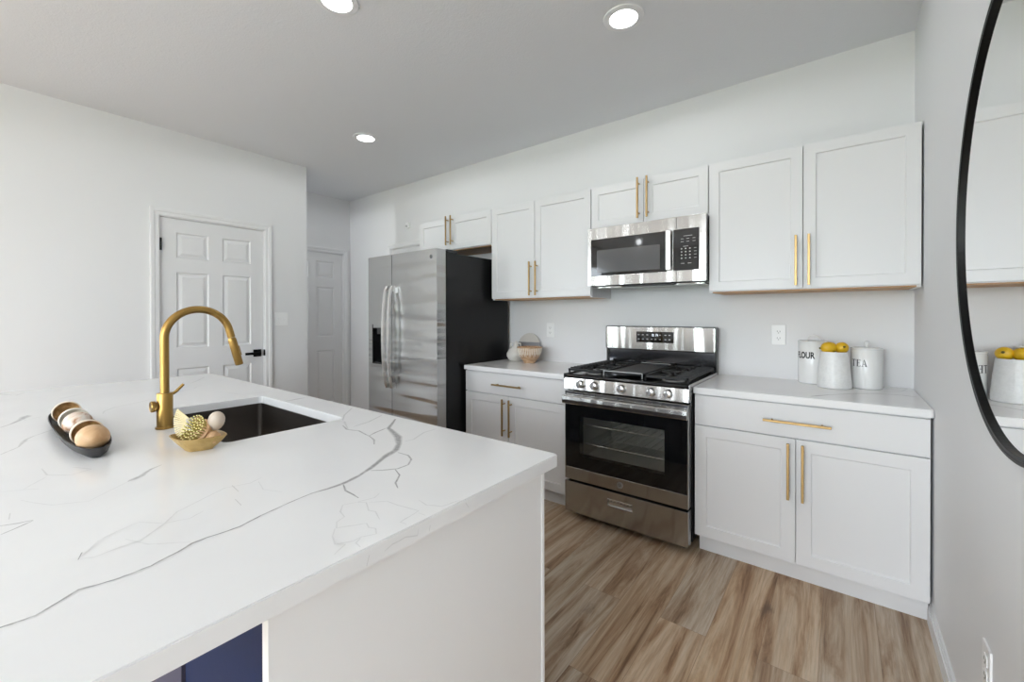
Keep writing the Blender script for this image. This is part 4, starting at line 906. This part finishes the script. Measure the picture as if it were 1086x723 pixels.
b = BM(); rbox(b, -0.059, 0.059, -0.061, 0.061, -0.0055, -0.0003, 0.004); obj('cover_plate', b, m_plastic, r, bevel=0.0012)
for s in (-1, 1):
    b = BM(); box(b, s*0.023-0.005, s*0.023+0.005, -0.013, -0.005, -0.004, 0.010); box(b, s*0.023-0.006, s*0.023+0.006, -0.0062, -0.005, -0.012, 0.012); obj('toggle', b, m_plastic, r)
b = BM(); rbox(b, -4.118, -4.066, 2.250, 2.312, -0.030, -0.0005, 0.010)
t = thing('wall_sensor', 'small white sensor high on the wall above the fridge', 'sensor', (-4.092, 0, 2.28))
obj('housing', b, m_plastic, t, bevel=0.003)
b = BM(); tube(b, [(-4.092, -0.029, 2.268), (-4.092, -0.040, 2.268)], 0.012, 14); obj('sensor_eye', b, m_mark, t)

# ------------------------------------------------------------ mirror
MYC, MZC, MR = -1.683, 1.507, 0.532
mi = thing('round_mirror', 'large round black framed mirror hanging on the right wall', 'mirror', (0, MYC, MZC))
b = BM(); n = 160
prof = [(MR-0.018, -0.0008), (MR-0.018, -0.0190), (MR-0.0165, -0.0203), (MR-0.0105, -0.0203), (MR-0.0095, -0.0192), (MR-0.0080, -0.0205), (MR-0.0020, -0.0205), (MR, -0.0185), (MR, -0.0008)]
rings = [[b.verts.new((h, MYC+r_*math.cos(2*PI*i/n), MZC+r_*math.sin(2*PI*i/n))) for r_, h in prof] for i in range(n)]
skin(b, rings, closed=True)
for f in b.faces: f.smooth = False
obj('frame', b, m_black, mi)
b = BM(); lathe(b, [(0, -0.0010), (MR-0.0182, -0.0010), (MR-0.0182, -0.0115), (0, -0.0115)], (0, MYC, MZC), n, axis='x')
for f in b.faces: f.smooth = False
obj('glass', b, m_mirror, mi)

# ------------------------------------------------------------ lettering
def letters(word, size, sx=1.0, bold=0.0):
    """flat polygons (u, v) for a word in the built-in sans, as triangles"""
    cu = bpy.data.curves.new('lettering', 'FONT'); cu.body = word; cu.size = size; cu.offset = bold; cu.resolution_u = 3
    o = bpy.data.objects.new('lettering', cu); COL.objects.link(o)
    dg = bpy.context.evaluated_depsgraph_get(); me = bpy.data.meshes.new_from_object(o.evaluated_get(dg))
    V = [(v.co.x*sx, v.co.y) for v in me.vertices]; Fs = [tuple(p.vertices) for p in me.polygons]
    bpy.data.objects.remove(o); bpy.data.curves.remove(cu); bpy.data.meshes.remove(me)
    return V, Fs
def wrap(V, Fs, c, r, phi0, z0, lift=0.0005):
    b = BM(); vs = [b.verts.new((c[0]+(r+lift)*math.cos(phi0+u/r), c[1]+(r+lift)*math.sin(phi0+u/r), z0+v)) for u, v in V]
    for f in Fs:
        try: b.faces.new([vs[i] for i in f])
        except ValueError: pass
    return b
def serif_word():
    V, Fs = [], []
    def q(x0, y0, x1, y1, x2, y2, x3, y3):
        # cut into slim pieces so it can follow the round wall
        k = len(V); V.extend([(x0, y0), (x1, y1), (x2, y2), (x3, y3)]); Fs.append((k, k+1, k+2, k+3))
    def R(x0, x1, y0, y1):
        n = max(1, int((x1-x0)/0.15))
        for i in range(n):
            a, b_ = x0+(x1-x0)*i/n, x0+(x1-x0)*(i+1)/n; q(a, y0, b_, y0, b_, y1, a, y1)
    # T
    R(0.0, 0.62, 0.92, 1.0); R(0.235, 0.385, 0.05, 0.93); R(0.17, 0.45, 0, 0.05); R(0, 0.04, 0.78, 0.93); R(0.58, 0.62, 0.78, 0.93)
    # E
    o = 0.72; R(o, o+0.52, 0.95, 1.0); R(o, o+0.55, 0, 0.05); R(o+0.07, o+0.21, 0.05, 0.95); R(o+0.19, o+0.38, 0.49, 0.54); R(o+0.36, o+0.40, 0.42, 0.61); R(o+0.48, o+0.52, 0.80, 0.95); R(o+0.51, o+0.55, 0.05, 0.22)
    # A
    o = 1.36; q(o+0.10, 0.05, o+0.15, 0.05, o+0.34, 0.95, o+0.31, 1.0); q(o+0.46, 0.05, o+0.62, 0.05, o+0.38, 1.0, o+0.30, 1.0); R(o+0.19, o+0.54, 0.32, 0.37); R(o, o+0.24, 0, 0.05); R(o+0.43, o+0.70, 0, 0.05)
    return V, Fs

# ------------------------------------------------------------ canisters and crock
def canister(label, c, r, h, knob):
    t = thing('canister', label, 'canister', (c[0], c[1], ZC))
    b = BM(); z = ZC+0.0006
    lathe(b, [(0, 0), (r-0.006, 0), (r-0.002, 0.002), (r, 0.007), (r, h-0.004), (r-0.002, h-0.001), (r-0.004, h-0.0005), (r-0.005, h-0.02), (r-0.006, 0.008), (0, 0.006)], (*c, z), 56)
    body = obj('jar', b, m_ceramic, t)
    b = BM(); lathe(b, [(0, h-0.010), (r-0.008, h-0.010), (r-0.007, h-0.0002), (r+0.001, h), (r+0.002, h+0.003), (r+0.001, h+0.006), (r-0.008, h+0.009), (0, h+0.012)], (*c, z), 56)
    lid = obj('lid', b, m_ceramic, t)
    b = BM()
    if knob == 'arch':
        pts = [(c[0]+0.031*math.cos(a), c[1], z+h+0.008+0.030*math.sin(a)) for a in [PI*k/14 for k in range(15)]]
        tube(b, pts, 0.0042, 10)
    else:
        lathe(b, [(0, 0.009), (0.006, 0.010), (0.0065, 0.018), (0.0115, 0.030), (0.0110, 0.038), (0.006, 0.043), (0, 0.044)], (c[0], c[1], z+h), 20)
    obj('lid_handle', b, m_ceramic, lid)
    return t, body
cF = (-0.424, -0.076); rF = 0.0705
tF, bF = canister('tall white ceramic canister lettered FLOUR with an arched lid handle', cF, rF, 0.230, 'arch')
V_, F_ = letters('FLOUR', 0.049, 0.66, 0.0019)
w_ = max(v[0] for v in V_)
obj('lettering', wrap(V_, F_, cF, rF, math.radians(-80)-w_/rF+0.0, 1.036), m_ink, tF, label='black word FLOUR')
cT = (-0.193, -0.121); rT = 0.0655
tT, bT = canister('white ceramic canister lettered TEA with a small round knob', cT, rT, 0.203, 'knob')
V_, F_ = serif_word(); sc_ = 0.036; V_ = [(u*sc_*0.98, v*sc_) for u, v in V_]; w_ = max(v[0] for v in V_)
obj('lettering', wrap(V_, F_, cT, rT, math.radians(-89)-w_/rT, 1.010), m_ink, tT, label='black word TEA')
cC = (-0.327, -0.197)
b = BM(); lathe(b, [(0, 0), (0.070, 0), (0.074, 0.004), (0.0745, 0.02), (0.068, 0.105), (0.060, 0.184), (0.0585, 0.189), (0.0555, 0.189), (0.054, 0.184), (0.062, 0.06), (0.062, 0.02), (0, 0.015)], (*cC, ZC+0.0006), 56)
single('utensil_crock', b, m_stonejar, 'textured white crock without a lid filled with lemons, between the canisters', 'crock', loc=(*cC, ZC))
def lemon(c, ax, L, r, label):
    t = thing('lemon', label, 'lemon', c, 'lemons in the crock')
    prof = []
    for k in range(17):
        a = PI*k/16; x = -math.cos(a); rr = math.sin(a)**0.85*r*(1-0.05*x)
        prof.append((max(rr, 0), x*L/2))
    prof[0] = (0, -L/2-0.004); prof[-1] = (0, L/2+0.003)
    q = Vector((0, 0, 1)).rotation_difference(Vector(ax).normalized()).to_matrix().to_4x4()
    b = BM(); lathe(b, prof, c, 28, M4=q); obj('fruit', b, m_lemon, t)
    e = Vector(c)+Vector(ax).normalized()*(-L/2-0.003)
    b = BM(); lathe(b, [(0, 0.001), (0.006, 0), (0.005, -0.004), (0, -0.005)], e, 10, M4=q); obj('stem_end', b, m_stem, t)
lemon((cC[0]-0.022, cC[1]-0.012, 1.103), (1, 0.25, 0.1), 0.072, 0.031, 'yellow lemon in the crock nearer the FLOUR canister')
lemon((cC[0]+0.030, cC[1]+0.006, 1.103), (-0.35, 1, -0.25), 0.068, 0.030, 'yellow lemon in the crock nearer the TEA canister')

# ------------------------------------------------------------ decor beside the fridge
cV = (-2.484, -0.151)
t = thing('ceramic_bottle', 'cream textured bottle vase with two small square handles beside the fridge', 'vase', (*cV, ZC))
b = BM(); lathe(b, [(0, 0), (0.042, 0), (0.060, 0.010), (0.078, 0.040), (0.079, 0.060), (0.066, 0.088), (0.040, 0.108), (0.024, 0.128), (0.015, 0.150), (0.011, 0.166), (0.008, 0.166), (0.008, 0.150), (0, 0.148)], (*cV, ZC+0.0006), 40)
obj('vessel', b, m_matte, t)
for s in (-1, 1):
    b = BM(); z = ZC
    tube(b, [(cV[0]+s*0.014, cV[1], z+0.148), (cV[0]+s*0.046, cV[1], z+0.150), (cV[0]+s*0.050, cV[1], z+0.146), (cV[0]+s*0.050, cV[1], z+0.098)], 0.0055, 8)
    obj('vase_handle', b, m_matte, t)
cB = (-2.308, -0.196)
b = BM(); zb = ZC+0.0006
lathe(b, [(0, 0), (0.046, 0), (0.049, 0.006), (0.066, 0.027), (0.085, 0.059), (0.098, 0.097), (0.103, 0.127), (0.101, 0.129), (0.097, 0.125), (0.091, 0.097), (0.076, 0.059), (0.05, 0.027), (0, 0.016)], (*cB, zb), 56)
t = thing('wooden_bowl', 'round carved wooden bowl with whitewashed ribs, in front of the leaning plate', 'bowl', (*cB, ZC))
obj('bowl_body', b, m_bowlwood, t)
b = BM()
for k in range(44):
    a = 2*PI*k/44; u = Vector((math.cos(a), math.sin(a), 0)); tt = Vector((-math.sin(a), math.cos(a), 0))
    rows = []
    for (r_, h, w) in ((0.0795, 0.050+0.012*(k % 3 == 0), 0.001), (0.090, 0.071, 0.0036), (0.0985, 0.098, 0.0042), (0.1030, 0.121, 0.0036)):
        c_ = Vector((*cB, zb+h)); rows.append([b.verts.new(c_+u*(r_+e_)+tt*s_*w) for s_, e_ in ((-1, -0.003), (-0.6, 0.0025), (0.6, 0.0025), (1, -0.003))])
    skin(b, rows, cap=True)
obj('carved_ribs', b, m_carved, t, label='whitewashed ribs')
# leaning plate
t = thing('leaning_plate', 'round beige and grey plate leaning on the wall behind the bowl', 'plate', (-2.432, -0.03, ZC))
Rp = 0.117; tilt = math.radians(80); cP = Vector((-2.432, -0.034, ZC+Rp*math.sin(tilt)+0.002))
def plate_pts(u, v, w): return cP+Vector((u, v*math.cos(tilt)-w*math.sin(tilt), v*math.sin(tilt)+w*math.cos(tilt)))
b = BM(); N = 48
cuts = []
front = {}
def prism(b, poly, w0, w1, mi=0):
    a = [b.verts.new(plate_pts(u, v, w0)) for u, v in poly]; c = [b.verts.new(plate_pts(u, v, w1)) for u, v in poly]
    b.faces.new(a).material_index = mi; b.faces.new(list(reversed(c))).material_index = mi
    for i in range(len(a)): b.faces.new((a[i], a[(i+1) % len(a)], c[(i+1) % len(a)], c[i])).material_index = mi
def chord(v0, v1):
    a0, a1 = math.asin(max(-1, min(1, v0/Rp))), math.asin(max(-1, min(1, v1/Rp)))
    right = [(Rp*math.cos(a0+(a1-a0)*k/12), Rp*math.sin(a0+(a1-a0)*k/12)) for k in range(13)]
    return right+[(-u, v) for u, v in reversed(right)][(1 if v1 >= Rp else 0):(-1 if v0 <= -Rp else None)]
prism(b, chord(0.038, Rp), -0.006, 0.006); obj('plate_top', b, m_beige, t, bevel=0.002, label='beige upper part')
b = BM(); prism(b, chord(-Rp, 0.0375), -0.006, 0.006); obj('plate_band', b, m_greyband, t, bevel=0.002, label='dark grey lower part')

# ------------------------------------------------------------ tray of wooden bowls and balls on the island
t = thing('serving_tray', 'long narrow charcoal tray on the island holding wooden balls and cups', 'tray', (-2.29, -2.80, ZC))
TX0, TX1, TYc, TW = -2.62, -1.868, -2.800, 0.052
b = BM(); rings = []; n = 36
prof = [(1.0, 0.030), (0.96, 0.030), (0.80, 0.010), (0.0, 0.006)]
outer = []
def sup(a, s, k=2.6):
    ca, sa = math.cos(a), math.sin(a); hx = (TX1-TX0)/2
    return ((TX0+TX1)/2+math.copysign(abs(ca)**(2/k), ca)*hx*(1-(1-s)*0.14 if s > 0 else 0.0001), TYc+math.copysign(abs(sa)**(2/k), sa)*TW*max(s, 0.0001))
for s, z in ((0.0, 0.0), (0.55, 0.0), (0.85, 0.010), (1.0, 0.030), (0.95, 0.031), (0.80, 0.012), (0.5, 0.005), (0.0, 0.005)):
    rings.append([b.verts.new((*sup(2*PI*i/n, s), ZC+0.0006+z)) for i in range(n)])
skin(b, rings, cap=True)
bmesh.ops.remove_doubles(b, verts=b.verts, dist=0.0005)
obj('tray_body', b, m_tray, t)
def cup(x, r, label, mo, mi_, tilt=0.0):
    """half shell standing on its edge, open side facing +X (towards the camera side)"""
    prof = [(0, -r*0.62)]
    for k in range(1, 9): a = PI/2*k/8; prof.append((r*math.sin(a), -r*0.62*math.cos(a)))
    prof += [(r*1.0, 0.012), (r*0.93, 0.013), (r*0.90, 0.004)]
    m_n = len(prof)-1
    for k in range(8, -1, -1): a = PI/2*k/8; prof.append((r*0.87*math.sin(a), 0.002-r*0.30*math.cos(a)))
    mis = [0]*m_n+[1]*(len(prof)-1-m_n)
    c = (x, TYc, ZC+0.0065+r)
    b = BM(); lathe(b, prof, c, 36, mis=mis, M4=Matrix.Rotation(PI/2-tilt, 4, 'Y'))
    tt_ = thing('wooden_cup', label, 'wooden cup', (x, TYc, ZC+0.006)); 
    obj('shell', b, [mo, mi_], tt_); return tt_
def ball(x, rx, r, mat, label, name='wooden_ball', cat='ball'):
    b = BM(); prof = [(r*math.sin(PI*k/18), -rx*math.cos(PI*k/18)) for k in range(19)]; prof[0] = (0, -rx); prof[-1] = (0, rx)
    lathe(b, prof, (x, TYc, ZC+0.007+r), 32, M4=Matrix.Rotation(PI/2, 4, 'Y'))
    single(name, b, mat, label, cat, loc=(x, TYc, ZC+0.006))
cup(-2.475, 0.038, 'brown wooden cup at the far end of the charcoal tray', m_palewood, m_brown)
cup(-2.305, 0.037, 'pale rimmed cup behind the marbled ball on the charcoal tray', m_carved, m_carved)
ball(-2.222, 0.044, 0.036, m_marbled, 'white and brown marbled ball in the middle of the charcoal tray', 'marbled_ball', 'ball')
cup(-2.050, 0.037, 'brown wooden cup with a pale rim behind the tan ball', m_palewood, m_brown)
ball(-1.957, 0.050, 0.036, m_tan, 'smooth tan wooden ball at the near end of the charcoal tray')

# ------------------------------------------------------------ dish with brushes
cD = Vector((-1.765, -2.606, ZC)); dR = Vector((0.790, 0.613, 0)); dF = Vector((0.613, -0.790, 0))
t = thing('soap_dish', 'small olive gold pointed dish beside the sink holding dish brushes', 'dish', tuple(cD))
b = BM(); rings = []; n = 32
for s, z in ((0.0, 0.0), (0.50, 0.0), (0.54, 0.004), (0.80, 0.022), (1.0, 0.040), (0.95, 0.041), (0.75, 0.024), (0.48, 0.007), (0.0, 0.006)):
    rg_ = []
    for i in range(n):
        a = 2*PI*i/n; k = 1.35; ca, sa = math.cos(a), math.sin(a)
        u = math.copysign(abs(ca)**(2/k), ca)*0.083*max(s, 0.0001); w = math.copysign(abs(sa)**(2/k), sa)*0.060*max(s, 0.0001)
        rg_.append(b.verts.new(cD+dR*u+dF*w+Vector((0, 0, z+0.0006))))
    rings.append(rg_)
skin(b, rings); bmesh.ops.remove_doubles(b, verts=b.verts, dist=0.0004)
obj('dish_body', b, m_dish, t)
UP = Vector((0, 0, 1))
# round brush: disc head facing the camera with yellow bristles
hc = cD+dR*0.008+dF*0.008+UP*0.056; ax = (dF*0.80+UP*0.52-dR*0.28).normalized()
q = UP.rotation_difference(ax).to_matrix().to_4x4()
t = thing('dish_brush', 'round wooden dish brush with yellow bristles facing out, in the dish', 'brush', tuple(hc-UP*0.03))
b = BM(); lathe(b, [(0, -0.024), (0.018, -0.022), (0.031, -0.011), (0.034, -0.002), (0.031, 0.0), (0, 0.0)], hc, 28, M4=q); obj('brush_head', b, m_tan, t)
u_ = ax.cross(UP).normalized(); v_ = ax.cross(u_)
b = BM(); b2 = BM()
for ring_, cnt in ((0, 1), (0.0062, 6), (0.0125, 12), (0.0188, 18), (0.0250, 24)):
    for k in range(cnt):
        a = 2*PI*k/cnt+ring_*40; p = hc+u_*ring_*math.cos(a)+v_*ring_*math.sin(a); o2 = (u_*math.cos(a)+v_*math.sin(a))*ring_*0.45
        e2 = p+ax*0.021+o2; tube(b, [p-ax*0.001, e2], 0.0013, 5); tube(b2, [e2-ax*0.0005, e2+ax*0.0022], 0.0021, 6)
br = obj('bristles', b, m_bristle2, t); obj('bristle_tips', b2, m_tip, t)
# fan brush on the left
fcn = cD-dR*0.050-dF*0.006+UP*0.072
t = thing('scrub_brush', 'fan shaped brush with long pale bristles at the left of the dish', 'brush', tuple(fcn-UP*0.04))
b = BM(); base_c = fcn+dR*0.022+UP*0.002
for k in range(14):
    a = math.radians(-42+80*k/13); dirv = (-dR*math.cos(a)+UP*math.sin(a)*1.0).normalized()
    p = base_c+UP*math.sin(a)*0.016
    tube(b, [p, p+dirv*0.030, p+dirv*0.047], [0.0013, 0.0022, 0.0026], 6)
obj('bristles', b, m_bristle, t)
b = BM(); tube(b, [base_c-UP*0.013, base_c+UP*0.013], 0.0095, 14); obj('ferrule', b, m_ferrule, t)
b = BM(); tube(b, [base_c+dR*0.008-dF*0.004, base_c+dR*0.012-dF*0.014, base_c+dR*0.022-dF*0.024+UP*0.002], [0.011, 0.015, 0.009], 16); obj('brush_block', b, m_tan, t)
# stone egg at the back right
b = BM(); ec = cD+dR*0.046-dF*0.010+UP*0.078
lathe(b, [(0.021*math.sin(PI*k/14)*(1-0.12*math.cos(PI*k/14)), -0.029*math.cos(PI*k/14)) for k in range(15)], ec, 24, M4=Matrix.Rotation(0.35, 4, 'Y'))
single('pumice_egg', b, m_egg, 'pale egg shaped stone standing at the back right of the dish', 'stone', loc=tuple(ec-UP*0.029))
b = BM(); ec = cD+dR*0.046+dF*0.004+UP*0.034
lathe(b, [(0.019*math.sin(PI*k/14), -0.019*math.cos(PI*k/14)) for k in range(15)], ec, 24)
single('wooden_ball', b, m_tan, 'small tan wooden ball low at the right inside the dish', 'ball', loc=tuple(ec-UP*0.019))
